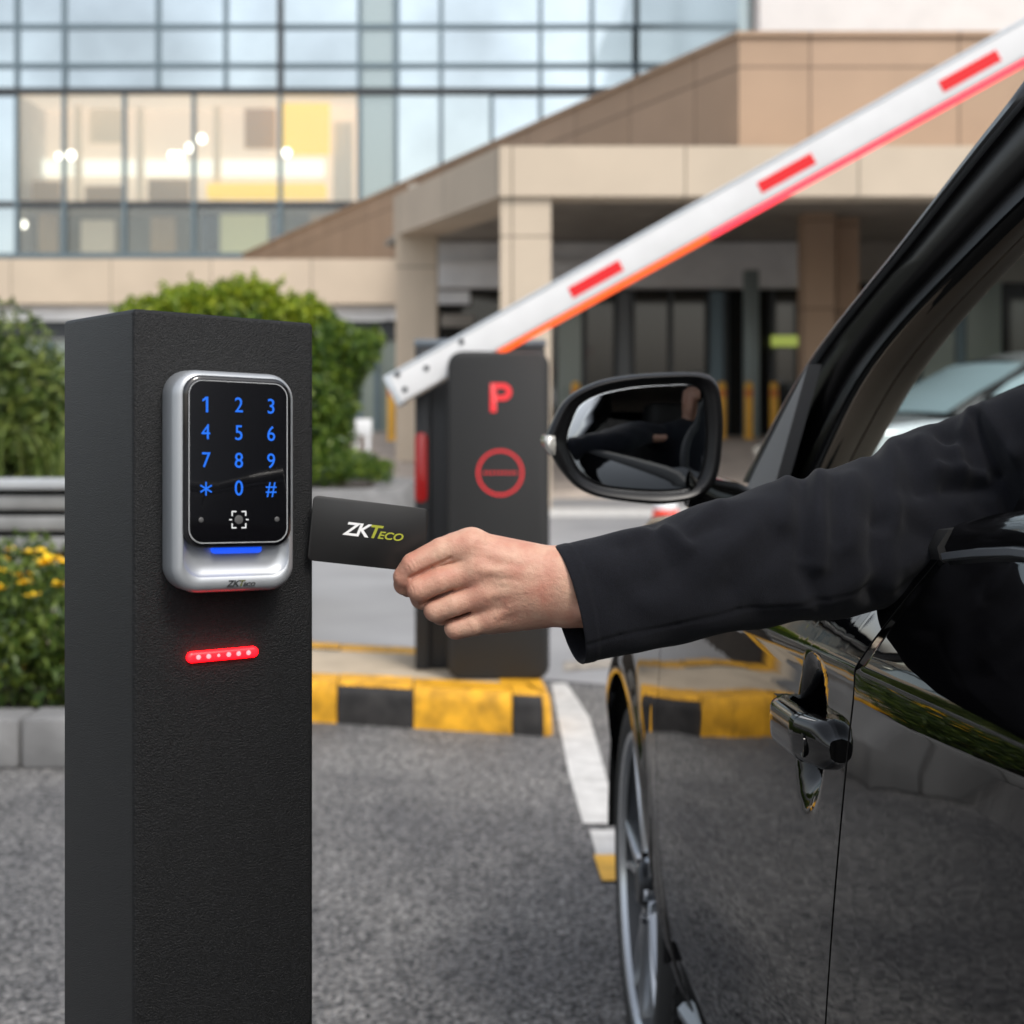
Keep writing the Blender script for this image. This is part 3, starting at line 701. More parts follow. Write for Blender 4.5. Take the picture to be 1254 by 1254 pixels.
for (x_, y_, r_) in ((72, 191, .14), (87, 190, .2), (211, 190, .17), (219, 191, .2), (233, 181, .2), (247, 170, .2), (351, 187, .2), (28, 275, .18), (16, 272, .12), (290, 283, .0)):
    if r_:
        bm = bmesh.new(); bmesh.ops.create_uvsphere(bm, u_segments=16, v_segments=10, radius=r_*.62, matrix=Matrix.Translation(P(x_, y_, DF+1.0))); from_bm('pendant_lamp', bm, M['pendant'], off, True, 180)
for (x0, y0, x1, y1, dd, mm) in ((92, 120, 100, 246, 2.4, 'room_cream'), (168, 120, 176, 246, 2.6, 'room_cream'), (262, 118, 270, 246, 2.5, 'room_cream'), (40, 222, 74, 246, 1.6, 'room_wood'), (105, 228, 150, 246, 1.9, 'room_wood'), (182, 220, 232, 246, 1.7, 'room_wood'), (300, 128, 338, 182, 2.9, 'room_wood'), (110, 130, 150, 176, 2.95, 'room_cream'), (408, 150, 432, 246, 2.2, 'room_cream'), (48, 262, 70, 309, 1.2, 'room_wood'), (100, 270, 140, 309, 1.4, 'room_cream'), (185, 266, 215, 309, 1.3, 'room_wood'), (380, 262, 420, 309, 1.2, 'room_wood')):
    a = P(x0, y1, DF+dd); b = P(x1, y0, DF+dd); box('interior_fitting', (a.x, DF+dd-.12, a.z), (b.x, DF+dd+.12, b.z), M[mm], off, .02)
q0 = P(270, 309, DF+1.6); q1 = P(328, 262, DF+1.6); box('poster_stand', (q0.x, DF+1.6, q0.z), (q1.x, DF+1.65, q1.z), mat('pale_yellow', (.75, .68, .36), .6, emit=((1, .85, .4), .25)), off)  # stand glows by itself, in place of room light on it
for (xa, xb, ya, yb) in ((246, 268, 258, 309), (330, 345, 255, 309)):
    q0 = P(xa, yb, DF+1.4); q1 = P(xb, ya, DF+1.4); box('dark_shelf', (q0.x, DF+1.35, q0.z), (q1.x, DF+1.55, q1.z), M['dark_glass'], off)
DB = 29.4
a = P(-420, 372, DB); b = P(486, 317, DB)
uv_boxmap(box('stone_band', (a.x, DB, a.z), (b.x, DB+.4, b.z), M['beige'], off))
box('podium_roof', (a.x, DB+.401, b.z-.3), (b.x-.4, DF-.3, b.z-.02), M['concrete'], off)
for (x0, y0, x1, y1, mm, D_) in ((-420, 374, 486, 392, 'band_white', DB+.25), (-420, 393, 486, 415, 'mullion_dark', DB+.42), (-420, 416, 486, 540, 'green_glass', DB+.5), (470, 374, 700, 540, 'dark_glass', DB+1.5)):  # the dark strip is flat colour for the shaded recess under the band
    quad('ground_floor_panel', x0, y0, x1, y1, D_, M[mm], off)
for x_ in (60, 395, 440, 462): 
    a = P(x_-3, 540, DB+.38); b = P(x_+3, 416, DB+.38); box('ground_floor_mullion', (a.x, DB+.38, a.z), (b.x, DB+.49, b.z), M['mullion'], off)
tag(box('terrace', (-40, 40, 0), (-9.1, 60, .4), M['paving']), kind='structure')

# 2. brown stone wing with white block above it
wing = thing('stone_wing', 'brown stone clad wing with slanting parapet above the entrance', 'building', (5, 20, 0))
ztop, zbot = 5.345, 4.0
def prism(name, pts, za, zb_, m, parent):
    n = len(pts); V = [(x, y, za) for x, y in pts]+[(x, y, zb_) for x, y in pts]
    o = from_py(name, V, [tuple(range(n)), tuple(range(2*n-1, n-1, -1))]+[(i, (i+1) % n, (i+1) % n+n, i+n) for i in range(n)], m, parent, True, None, True)
    return uv_boxmap(o)
prism('parapet', [(2.59, 17.7), (18, 17.7), (18, 44.5), (-7.7, 44.5)], zbot, ztop, M['brown'], wing)
prism('parapet_cap', [(2.56, 17.66), (18, 17.66), (18, 44.5), (-7.75, 44.5)], ztop+.002, ztop+.06, M['brown'], wing)
uv_boxmap(box('side_return', (2.9, 18.2, .6), (3.3, 44, zbot-.003), M['soffit'], wing)) if False else None
ub = thing('white_upper_block', 'plain white building block rising above the brown parapet', 'building', (10, 24, 5.4))
a = P(930, 45, 24); box('wall', (a.x, 24, ztop+.061), (18, 44, 14), M['white_wall'], ub, .02)
box('glazed_corner', (P(905, 0, 24.6).x, 24.6, ztop+.061), (a.x-.01, 43.9, 14), M['grey_glass'], ub)
# 3. entrance canopy in beige stone with columns
can = thing('entrance_canopy', 'beige stone entrance canopy on square columns behind the boom', 'canopy', (2, 18, FZ))
zt_, zb_ = 3.985, 3.435
Z0 = FZ-.002
uv_boxmap(box('front_beam', (-.134, 17.0, zb_), (14, 17.55, zt_), M['beige'], can))
prism('side_beam', [(-.137, 17.02), (-.137+.5, 17.56), (-1.1, 21.45), (-1.62, 21.2)], zb_, zt_-.003, M['beige'], can)
uv_boxmap(box('column', (-.13, 17.06, 0), (.43, 17.53, zb_-.002), M['beige'], can))
uv_boxmap(box('column', (-1.57, 20.95, 0), (-1.02, 21.4, zb_-.002), M['beige'], can))
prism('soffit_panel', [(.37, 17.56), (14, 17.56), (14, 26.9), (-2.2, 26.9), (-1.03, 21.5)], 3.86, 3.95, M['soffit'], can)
for (x0, x1, D_) in ((985, 1022, 22), (1026, 1052, 22.6)):
    a = P(x0, 0, D_); b = P(x1, 0, D_); uv_boxmap(box('column', (a.x, D_, 0), (b.x, D_+.5, 3.858), M['brown'], can))
for (xx) in (6.5, 10.5): uv_boxmap(box('column', (xx, 17.06, 0), (xx+.55, 17.53, zb_-.002), M['beige'], can))
# 4. lobby front under the canopy
DL = 26.0
lob = thing('lobby_front', 'dark glazed lobby front with white band under the entrance canopy', 'shopfront', (3, DL, FZ))
def slab(name, x0, y0, x1, y1, D, m, th=.1, **k):
    a = P(x0, y1, D); b = P(x1, y0, D); return box(name, (a.x, D, max(a.z, Z0)), (b.x, D+th, b.z), m, lob, **k)
slab('fascia_band', 530, 296, 1010, 352, DL-.2, M['band_white'], .5, bev=.02)
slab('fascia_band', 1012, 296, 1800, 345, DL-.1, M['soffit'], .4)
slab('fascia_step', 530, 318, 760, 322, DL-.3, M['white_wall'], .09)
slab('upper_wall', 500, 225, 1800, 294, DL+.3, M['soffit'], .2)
slab('glazing', 530, 354, 1010, 560, DL+.4, M['dark_glass'], .05)
slab('glazing', 1011, 346, 1128, 560, DL+.42, M['dark_glass'], .05)
slab('frosted_panel', 683, 356, 712, 560, DL, M['green_glass'], .2)
slab('frosted_panel', 530, 356, 575, 372, DL, M['band_white'], .2)
slab('frosted_panel', 540, 385, 580, 400, DL, M['soffit'], .2)
slab('lobby_post', 912, 330, 930, 560, DL-1.2, M['post_grey'], .25, bev=.03)
for x_ in (716, 755, 775, 822, 868, 890, 946, 1000): slab('door_frame', x_-2.5, 354, x_+2.5, 560, DL+.25, M['mullion_dark'], .1)
slab('door_frame', 757, 356, 772, 560, DL+.1, mat('door_grey', (.10, .11, .12), .3), .1)
slab('door_frame', 870, 356, 886, 560, DL+.1, M['mullion'], .1)
slab('lit_sign', 945, 411, 986, 424, DL+.1, M['sign_green'], .05)
slab('reception_desk', 846, 455, 886, 500, DL+.15, mat('desk_grey', (.15, .17, .17), .4), .2, bev=.03)
# pale concrete piers and dark glazing seen through the windscreen
for (x0, x1, mm) in ((1130, 1168, 'green_glass'), (1172, 1182, 'mullion'), (1184, 1226, 'green_glass'), (1228, 1420, 'dark_glass'), (1425, 1480, 'green_glass'), (1484, 1800, 'dark_glass')):
    slab('glazing' if mm == 'dark_glass' else 'pier', x0, 346, x1, 600, DL-.05, M[mm], .3)
# ------------------------------------------------------------------ pedestal, reader, card
TH = rad(30)
PR = Vector((math.cos(TH), math.sin(TH), 0)); PN = Vector((math.sin(TH), -math.cos(TH), 0)); PC = Vector((-.2686, 1.1, 0))
def PP(s, k, z): return PC+PR*s+PN*k+Vector((0, 0, z))
PW, PD = .1375, .197
ped = thing('reader_pedestal', 'tall black textured metal pedestal carrying the card reader and a red light bar', 'pedestal', tuple(PP(PW/2, -PD/2, 0)), TH)
bm = bmesh.new()
def ped_ring(ins, z, dz=0):
    out = []
    for a, b in rrect(PW-2*ins, PD-2*ins, max(.0035-ins, .0006), 4):
        s = PW/2+a
        out.append(PP(s, -PD/2+b, z-dz*(.052*s-.02*(b-PD/2+0)*0)))
    return out
ZT = 1.2650
loft(bm, [ped_ring(0, .0), ped_ring(0, 1.0), ped_ring(0, ZT-.003, 1), ped_ring(.0008, ZT-.0012, 1), ped_ring(.0025, ZT, 1)])
body = from_bm('body', bm, M['post'], ped, True, 50)
bm = bmesh.new(); add_box(bm, (-.11, -.13, 0), (.11, .13, .012), .002); me = bpy.data.meshes.new('base_plate'); bm.to_mesh(me); bm.free()
link('base_plate', me, M['post'], ped, False, 40)
for sx in (-.095, .095):
    for sy in (-.115, .115):
        bm = bmesh.new(); cyl(bm, (sx, sy, .012), (sx, sy, .022), .009, n=6); from_bm('anchor_bolt', bm, M['seal'], ped)
# red light bar with its LEDs
def s_px(px_, k):
    t = (px_-CX)/F; return (t*(PC.y+PN.y*k)-(PC.x+PN.x*k))/(PR.x-t*PR.y)
lb0, lb1 = s_px(229, .002), s_px(316, .002); zl = 1.0145
bm = bmesh.new(); cs = (lb0+lb1)/2; wl_ = lb1-lb0; rings = []
for ins, k in ((0, .0003), (0, .0022), (.0012, .0034), (.003, .0038)):
    rings.append([PP(cs+a, k, zl+b+a*.005) for a, b in rrect(wl_-2*ins, .0078-2*ins, .0038-ins, 8)])
loft(bm, rings); from_bm('light_bar', bm, M['led_red'], ped, True, 60)
for k in range(6):
    s = lb0+.008+(wl_-.016)*k/5
    bm = bmesh.new(); r_ = .0018 if k not in (2,) else .0012
    bmesh.ops.create_uvsphere(bm, u_segments=14, v_segments=8, radius=r_, matrix=Matrix.Translation(PP(s, .0036, zl+(s-cs)*.005))); from_bm('light_diode', bm, M['led_hot'], ped, True, 180)

# card reader: local frame x right, y up, z out of the pedestal
DW, DH, DT = .0905, .157, .0305
dS, dZ = .0655, 1.1415
SH = -.045
rd = bpy.data.objects.new('card_reader', None); COL.objects.link(rd); rd.empty_display_size = .05
tag(rd, 'silver keypad card reader with black glass face and blue digits on the pedestal', 'card reader')
RM = Matrix.Translation(PP(dS, 0, dZ)) @ Matrix(((PR.x, 0, PN.x), (PR.y, 0, PN.y), (0, 1, 0))).to_4x4()
rd.matrix_world = RM
rd.location = RM.to_translation(); rd.rotation_euler = RM.to_euler()
def dv(x, y, z): return Vector((x, y+SH*x*(.5+.5*(y/DH+.5)), z))
def dring(w, h, r, z, cx=0, cy=0, n=10): return [dv(cx+a, cy+b, z) for a, b in rrect(w, h, r, n)]
bm = bmesh.new()
loft(bm, [dring(DW-.004, DH-.004, .017, .0004), dring(DW, DH, .0185, .003), dring(DW, DH, .0185, DT-.0075)] +
     [dring(DW-2*.0055*(1-math.cos(a)), DH-2*.0055*(1-math.cos(a)), .0185-.0055*(1-math.cos(a)), DT-.0075+.0075*math.sin(a)) for a in [rad(15*k) for k in range(1, 7)]] +
     [dring(.0795, .141, .014, DT+.0001, .0004, .003), dring(.0785, .140, .0135, DT-.0006, .0004, .003), dring(.0740, .136, .0125, DT-.0035, .0004, .0035), dring(.066, .126, .010, DT-.0046, .0004, .005)])
from_bm('housing', bm, M['silver'], rd, False, 60)
# black glass face
gw, gh, gcy, gcx = .0785, .1195, .0143, .0008
bm = bmesh.new()
loft(bm, [dring(gw+.002, gh+.002, .0138, DT-.003, gcx, gcy), dring(gw+.002, gh+.002, .0138, DT+.0012, gcx, gcy), dring(gw, gh, .0128, DT+.0024, gcx, gcy), dring(gw-.004, gh-.004, .0108, DT+.0030, gcx, gcy)])
from_bm('glass_panel', bm, M['glass_black'], rd, False, 45)
def band(name, w, h, r, t, z, m, cx, cy, th=.0004):
    bm = bmesh.new(); n = 4*11
    o_ = dring(w, h, r, z, cx, cy); i_ = dring(w-2*t, h-2*t, r-t, z, cx, cy)
    o2 = [p-Vector((0, 0, th)) for p in o_]; i2 = [p-Vector((0, 0, th)) for p in i_]
    R = [[bm.verts.new(p) for p in q] for q in (o2, o_, i_, i2)]
    for A_, B_ in zip(R, R[1:]):
        for i in range(len(o_)):
            j = (i+1) % len(o_); bm.faces.new((A_[i], A_[j], B_[j], B_[i]))
    return from_bm(name, bm, m, rd)
band('panel_highlight', gw-.0048, gh-.0048, .0104, .00055, DT+.0034, M['pale_line'], gcx, gcy)  # pale ring drawn as the glass edge's highlight
# blue light under the glass
bm = bmesh.new(); loft(bm, [dring(.037, .0062, .0028, DT-.0046, .001, -.0478), dring(.037, .0062, .0028, DT-.001, .001, -.0478), dring(.036, .0055, .0024, DT+.0004, .001, -.0478)])
from_bm('blue_light', bm, M['blue_bar'], rd, False, 60)
# keypad digits
def put_text(name, body, size, x, y, z, m, parent, shear=0, off=.0001, sx=1, align='CENTER', fn=None):
    me = text_mesh(body, size, .00012, shear, off, align)
    for v in me.vertices:
        v.co = (fn or dv)(x+v.co.x*sx, y+v.co.y, z+v.co.z)
    me.update(); return link(name, me, m, parent)
for r_, row in enumerate(('123', '456', '789', '*0#')):
    for c, ch in enumerate(row):
        x = gcx+(-.0243+.0243*c)+(.0 if c == 1 else 0); y = .0545-.0197*r_
        if ch == '*':
            bm = bmesh.new()
            for k in range(3):
                a = rad(30+60*k) if True else 0
                d = Vector((math.cos(rad(90)+rad(60)*k), math.sin(rad(90)+rad(60)*k), 0)); s = Vector((-d.y, d.x, 0))*.00055
                for sg in (1,):
                    vs = [bm.verts.new(dv(*(Vector((x, y, DT+.0034+.00002*k))+d*.0048*q+s*w))) for q, w in ((-1, -1), (1, -1), (1, 1), (-1, 1))]; bm.faces.new(vs)
            from_bm('key_digit', bm, M['blue'], rd)
        elif ch == '1':
            bm = bmesh.new(); hz = .0055; w_ = .00145
            for ps in ([(-.0001, hz), (.0016, hz), (.0016, -hz), (-.0001, -hz)], [(-.0001, hz), (-.0001, hz-.0021), (-.0026, hz-.0036), (-.0026, hz-.0020)]):
                bm.faces.new([bm.verts.new(dv(x+a, y+b, DT+.0034)) for a, b in ps])
            from_bm('key_digit', bm, M['blue'], rd)
        else:
            put_text('key_digit', ch, .0152, x, y, DT+.0033, M['blue'], rd, 0, .00002, .9)
# scan mark, lens, two dots
yq = -.0265
bm = bmesh.new()
def qd(x0, y0, x1, y1): 
    vs = [bm.verts.new(dv(gcx+a, yq+b, DT+.0034)) for a, b in ((x0, y0), (x1, y0), (x1, y1), (x0, y1))]; bm.faces.new(vs)
hx, hy, t, L_ = .0055, .0062, .00085, .0036
for sx in (-1, 1):
    for sy in (-1, 1):
        qd(*(sorted((sx*hx, sx*(hx-L_)))[0], sorted((sy*hy, sy*(hy-t)))[0], sorted((sx*hx, sx*(hx-L_)))[1], sorted((sy*hy, sy*(hy-t)))[1]))
        qd(*(sorted((sx*hx, sx*(hx-t)))[0], sorted((sy*(hy-t), sy*(hy-L_)))[0], sorted((sx*hx, sx*(hx-t)))[1], sorted((sy*(hy-t), sy*(hy-L_)))[1]))
from_bm('scan_mark', bm, M['white_mark'], rd)
for sx in (-1, 1):
    bm = bmesh.new(); qd(sx*.0062-.001, -.0004, sx*.0062+.001, .0004); from_bm('scan_tick', bm, M['white_mark'], rd)
def disc(name, x, y, r_, m):
    bm = bmesh.new(); loft(bm, [[dv(x+q*math.cos(a), y+q*math.sin(a), z) for a in [2*math.pi*k/24 for k in range(24)]] for q, z in ((r_, DT+.0031), (r_, DT+.0034), (r_*.8, DT+.0036))]); return from_bm(name, bm, m, rd, False, 50)
disc('scan_lens', gcx, yq, .0031, M['grey_dot']); disc('status_dot', gcx-.0278, yq, .0018, M['grey_dot']); disc('status_dot', gcx+.0288, yq, .0018, M['grey_dot'])
def logo(x, y, size, z, mats, parent, fn):
    """slanted ZKT with small ECO"""
    me = text_mesh('ZK', size, .0001, .3, size*.022, 'LEFT', .9)
    w = max(v.co.x for v in me.vertices)
    me2 = text_mesh('T', size, .0001, .3, size*.022, 'LEFT'); me3 = text_mesh('ECO', size*.56, .0001, .3, size*.012, 'LEFT', 1.0)
    w2 = max(v.co.x for v in me2.vertices)
    for me_, dx, mm, kx in ((me, 0, mats[0], 1.12), (me2, w*1.12-size*.26, mats[1], 1.12), (me3, w*1.12+w2*1.12-size*.60, mats[2], 1.28)):
        for v in me_.vertices: v.co = fn(x+dx+v.co.x*kx, y+v.co.y, z+v.co.z)
        link('logo_text', me_, mm, parent)
logo(-.0072, -.0742, .0062, DT+.0004, (M['logo_dark'], M['logo_olive'], M['logo_dark']), rd, dv)

# bank-card sized black card
cTL, cTR, cBL = P(384, 606, 1.158), P(525.5, 623.5, 1.191), P(376.5, 686, 1.158)
cex = (cTR-cTL); cw = cex.length; cex.normalize(); cey = (cTL-cBL); ch_ = cey.length; cey = (cey-cex*cey.dot(cex)*.0).normalized()
cez = cex.cross(cey).normalized()
if cez.y > 0: cez = -cez
cardo = bpy.data.objects.new('access_card', None); COL.objects.link(cardo); cardo.empty_display_size = .03
tag(cardo, 'black plastic access card held between fingertips beside the card reader', 'card')
cc = (cTR+cBL)/2; cardo.location = cc
def cd(x, y, z): return cc+cex*x+cey*y+cez*z
bm = bmesh.new()
loft(bm, [[cd(a, b, z) for a, b in rrect(cw-2*i, ch_-2*i, .0042-i, 8)] for i, z in ((0, -.0004), (0, .0003), (.0003, .0005))])
from_bm('card_body', bm, M['card'], cardo, True, 40)
logo(-cw/2+cw*.275, -.0022, .0138, .0007, (M['logo_white'], M['logo_green'], M['logo_green']), cardo, cd)
for o in list(cardo.children):
    if o.name.startswith('logo_text'): o.matrix_parent_inverse = mw(cardo).inverted()
# ------------------------------------------------------------------ the black car (local: x inwards from its left side, y forwards, z up)
CA = math.atan(.0486); CO = Vector((.1923, 2.75, 0))
CF = Vector((-math.sin(CA), math.cos(CA), 0)); CR = Vector((math.cos(CA), math.sin(CA), 0))
CW = 1.86
car = thing('parked_car', 'glossy black car with open driver window and raised door mirror beside the pedestal', 'car', CO, CA)
def cpx(px_, py_, v):
    """point on the photo ray whose inward distance from the car's side is v -> car-local"""
    d = P(px_, py_, 1)-Vector((0, 0, CH)); o = Vector((0, 0, CH))-CO
    t = (v-o.dot(CR))/d.dot(CR); q = o+d*t
    return Vector((q.dot(CR), q.dot(CF), q.z))
def cD(px_, py_, D):
    q = P(px_, py_, D)-CO; return Vector((q.dot(CR), q.dot(CF), q.z))
zb = pchip([-3.7, -3.2, -2.4, -1.7, -1.5, -.7, -.25, .2, .6, .9], [1.10, 1.11, 1.115, 1.098, 1.075, 1.035, 1.01, .975, .90, .78])
def zc(u): return min(.905-.05*u if u > -2 else 1.005, zb(u)-.055)
def side_v(u, z):
    c = zc(u); b = zb(u)
    xs = [.12, .17, .22, .30, .40, .52, .64, .74]; vs = [.16, .125, .09, .05, .022, .006, .0, .002]
    xs += [c-.055, c-.012, c, c+.016, (c+b)/2+.004, b]; vs += [.009, .011, .0105, .018, .042, .075]
    v = PF(u, tuple(xs), tuple(vs))(z)
    v += .34*sstep(.15, .98, u)**1.6 + .22*sstep(-2.9, -3.75, u)**1.8 + .008*((u+1.1)/1.2)**2
    r = math.hypot(u, z-.34); r2 = math.hypot(u+2.75, z-.34)
    for q in (r, r2): v -= .010*math.exp(-((q-.385)/.035)**2)
    return v
_pf = {}
def PF(u, xs, vs):
    k = round(u, 3)
    if k not in _pf: _pf[k] = pchip(xs, vs)
    return _pf[k]
RA = .372
def arch(u, uc): 
    d = abs(u-uc)
    return .34+math.sqrt(RA*RA-d*d) if d < RA else 0
HND = (-1.365, .905)             # handle recess centre (u, z)
def dish(u, z, v):
    q = math.hypot((u-HND[0])/.052, (z-HND[1])/.070)
    return v+.030*(1-sstep(.25, 1.0, q))
def panel(name, uL, uR, zbo, zto, nu, nz, parent, m, extra=None, us=None, mirror=False, th=.014, fine=None):
    """body panel on the car side: grid in (u,z) with rolled-in edges"""
    ss = us or [i/nu for i in range(nu+1)]
    G_ = []
    for j in range(nz+1):
        row = []
        for s in ss:
            u = uL(.6)+(uR(.6)-uL(.6))*s
            for _ in range(4):
                a, b, c = zbo(u), zto(u), zc(u)
                k = round(nz*.72)
                if fine: zz = fine[j]; zz = a+(zz-fine[0])/(fine[-1]-fine[0])*(c-a) if j <= k else c+(b-c)*(j-k)/(nz-k)
                elif b-c < .02: zz = a+(b-a)*j/nz
                else: zz = a+(c-a)*j/k if j <= k else c+(b-c)*(j-k)/(nz-k)
                u = uL(zz)+(uR(zz)-uL(zz))*s
            row.append((u, zz))
        G_.append(row)
    V = []; idx = []
    for row in G_:
        r_ = []
        for u, zz in row:
            v = side_v(u, zz)
            if extra: v = extra(u, zz, v)
            r_.append(len(V)); V.append((v, u, zz))
        idx.append(r_)
    Fc = []
    for j in range(len(idx)-1):
        for i in range(len(ss)-1): Fc.append((idx[j][i], idx[j][i+1], idx[j+1][i+1], idx[j+1][i]))
    loop = idx[0][:-1]+[r[-1] for r in idx[:-1]]+list(reversed(idx[-1]))[:-1]+[r[0] for r in reversed(idx)][:-1]
    cu = sum(V[i][1] for i in loop)/len(loop); cz = sum(V[i][2] for i in loop)/len(loop)
    prev = loop
    for dv_, sh_ in ((.0012, .0005), (.004, .0009), (th, .0009)):
        cur = []
        for i in loop:
            x, y, z = V[i]; d = Vector((y-cu, z-cz)); d = d.normalized() if d.length else d
            cur.append(len(V)); V.append((x+dv_, y+d.x*sh_, z+d.y*sh_))
        for k in range(len(loop)):
            q = (k+1) % len(loop); Fc.append((prev[k], cur[k], cur[q], prev[q]))
        prev = cur
    if mirror: V = [(CW-x, y, z) for x, y, z in V]; Fc = [tuple(reversed(f)) for f in Fc]
    return from_py(name, V, Fc, m, parent, False, 60)
gap = .0026
seam_d = pchip([.2, .30, .5, .66, .85, .98, 1.03, 1.12], [-1.385, -1.395, -1.425, -1.445, -1.475, -1.500, -1.512, -1.535])
seam_f = lambda z: -.43
seam_r = pchip([.2, .5, .8, 1.0, 1.2], [-2.30, -2.36, -2.46, -2.50, -2.48])
# recess-refined grids for the driver's door
us_door = sorted(set([round(i/44, 4) for i in range(45)]+[round(.80+.0045*i, 4) for i in range(36)]))
parts_L = {}
for mir in (False, True):
    fender = panel('front_fender', lambda z: .90, lambda z: seam_f(z)+gap, lambda u: max(.22+.02, arch(u, 0)), lambda u: zb(u), 80, 26, car, M['paint'], None, None, mir)
    if mir: door = panel('front_door', lambda z: seam_f(z)-gap, lambda z: seam_d(z)+gap, lambda u: .285, zb, 24, 26, car, M['paint'], None, None, True)
    else:   door = panel('front_door', lambda z: seam_f(z)-gap, lambda z: seam_d(z)+gap, lambda u: .285, zb, 44, 84, car, M['paint'], dish, us_door)
    rdoor = panel('rear_door', lambda z: seam_d(z)-gap, lambda z: seam_r(z)+gap, lambda u: max(.285, arch(u, -2.75)+.0), zb, 50, 40, car, M['paint'], None, None, mir)
    quarter = panel('rear_quarter', lambda z: seam_r(z)-gap, lambda z: -3.72, lambda u: max(.26, arch(u, -2.75)), zb, 70, 22, car, M['paint'], None, None, mir)
    parts_L[mir] = (fender, door, rdoor, quarter)
    sx = (lambda x: CW-x) if mir else (lambda x: x)
    # sill with its bright strip
    def sweep(name, us, prof, m, zf, vf, sm=50):
        bm = bmesh.new(); loft(bm, [[Vector((sx(vf(u)+a), u, zf(u)+b)) for a, b in prof] for u in us]); return from_bm(name, bm, m, car, False, sm)
    us_s = [-.385-i*(1.98/30) for i in range(31)]
    sill = sweep('side_sill', us_s, [(.0, .0), (.012, .055), (.14, .055), (.14, -.06), (.05, -.06)], M['plastic'], lambda u: .222, lambda u: side_v(u, .24)-.008)
    sweep('sill_strip', us_s, [(-.006, .0), (-.008, .012), (.006, .026), (.02, .02), (.02, 0)], M['seal'], lambda u: .248+.012*sstep(-.55, -.4, u), lambda u: side_v(u, .275)-.004)
    # black liner behind the panel gaps
    V = []; Fc = []; us_l = [.8-i*.1 for i in range(46)]
    for u in us_l:
        for k in range(14):
            zz = max(.2, arch(u, 0)+.02 if abs(u) < RA else 0, arch(u, -2.75)+.02 if abs(u+2.75) < RA else 0); zz = zz+(zb(u)-.02-zz)*k/13
            V.append((sx(side_v(u, zz)+.020), u, zz))
    for i in range(45):
        for k in range(13): Fc.append((i*14+k, i*14+k+1, i*14+k+15, i*14+k+14))
    from_py('inner_panel', V, Fc, M['liner'], car)
    # wheel-arch lining
    for uc in (0, -2.75):
        bm = bmesh.new(); rings = []
        for x in (.02, .30): rings.append([Vector((sx(x), uc+(RA+.012)*math.cos(a), .34+(RA+.012)*math.sin(a))) for a in [math.pi*k/24 for k in range(25)]])
        R = loft(bm, rings, False, False, False); from_bm('arch_liner', bm, M['liner'], car, False, 60)
# hood, bumper, tail (closed shell over the car's width)
def across(name, us, zfun, vfun, crown, m, n=20, sm=50, th=0):
    V = []; Fc = []
    for u in us:
        a = vfun(u)
        for k in range(n+1):
            t = k/n; V.append((a+(CW-2*a)*t, u, zfun(u)+crown*(1-(2*t-1)**2)))
    for i in range(len(us)-1):
        for k in range(n): Fc.append((i*(n+1)+k, i*(n+1)+k+1, (i+1)*(n+1)+k+1, (i+1)*(n+1)+k))
    return from_py(name, V, Fc, m, car, False, sm)
across('hood', [-.28+i*.06 for i in range(20)], lambda u: zb(u)+.002, lambda u: side_v(u, zb(u))+.004, .05, M['paint'])
across('cowl', [-.46, -.40, -.34, -.285], lambda u: 1.02-.2*(u+.285)*0, lambda u: .09, .04, M['plastic'])
def endcap(name, u0, bul, z0_, z1_, m, rear=False):
    V = []; Fc = []; n = 24; mz = 10
    for j in range(mz+1):
        zz = z0_+(z1_-z0_)*j/mz; a = side_v(u0, zz)+.002
        for k in range(n+1):
            t = k/n; s = 1-(2*t-1)**2; V.append((a+(CW-2*a)*t, u0+(-1 if rear else 1)*bul*s**.6*(.6+.4*math.sin(math.pi*j/mz)), zz))
    for j in range(mz):
        for k in range(n): Fc.append((j*(n+1)+k, j*(n+1)+k+1, (j+1)*(n+1)+k+1, (j+1)*(n+1)+k))
    return from_py(name, V, Fc, m, car, False, 60)
endcap('front_bumper', .90, .16, .2, .80, M['paint']); endcap('rear_bumper', -3.72, .12, .24, .72, M['paint'], True); endcap('tailgate', -3.72, .08, .722, 1.10, M['paint'], True)
for s in (-1, 1):
    bm = bmesh.new(); xx = CW/2+s*.40; add_box(bm, (xx-.16, .86, .64), (xx+.16, 1.0, .74), .03, 3); from_bm('headlight', bm, M['lamp_clear'], car, False, 40)
    bm = bmesh.new(); xx = CW/2+s*.66; add_box(bm, (xx-.18, -3.80, .84), (xx+.18, -3.68, .98), .03, 3); from_bm('tail_light', bm, M['lamp_red'], car, False, 40)
box('grille', (CW/2-.38, 1.0, .45), (CW/2+.38, 1.07, .66), M['plastic'], car, .02, world=False)
# underbody so that nothing shows through
box('floor_pan', (.14, -3.5, .18), (CW-.14, .7, .25), M['liner'], car, world=False)
box('firewall', (.10, -.30, .25), (CW-.10, -.27, 1.0), M['liner'], car, world=False)
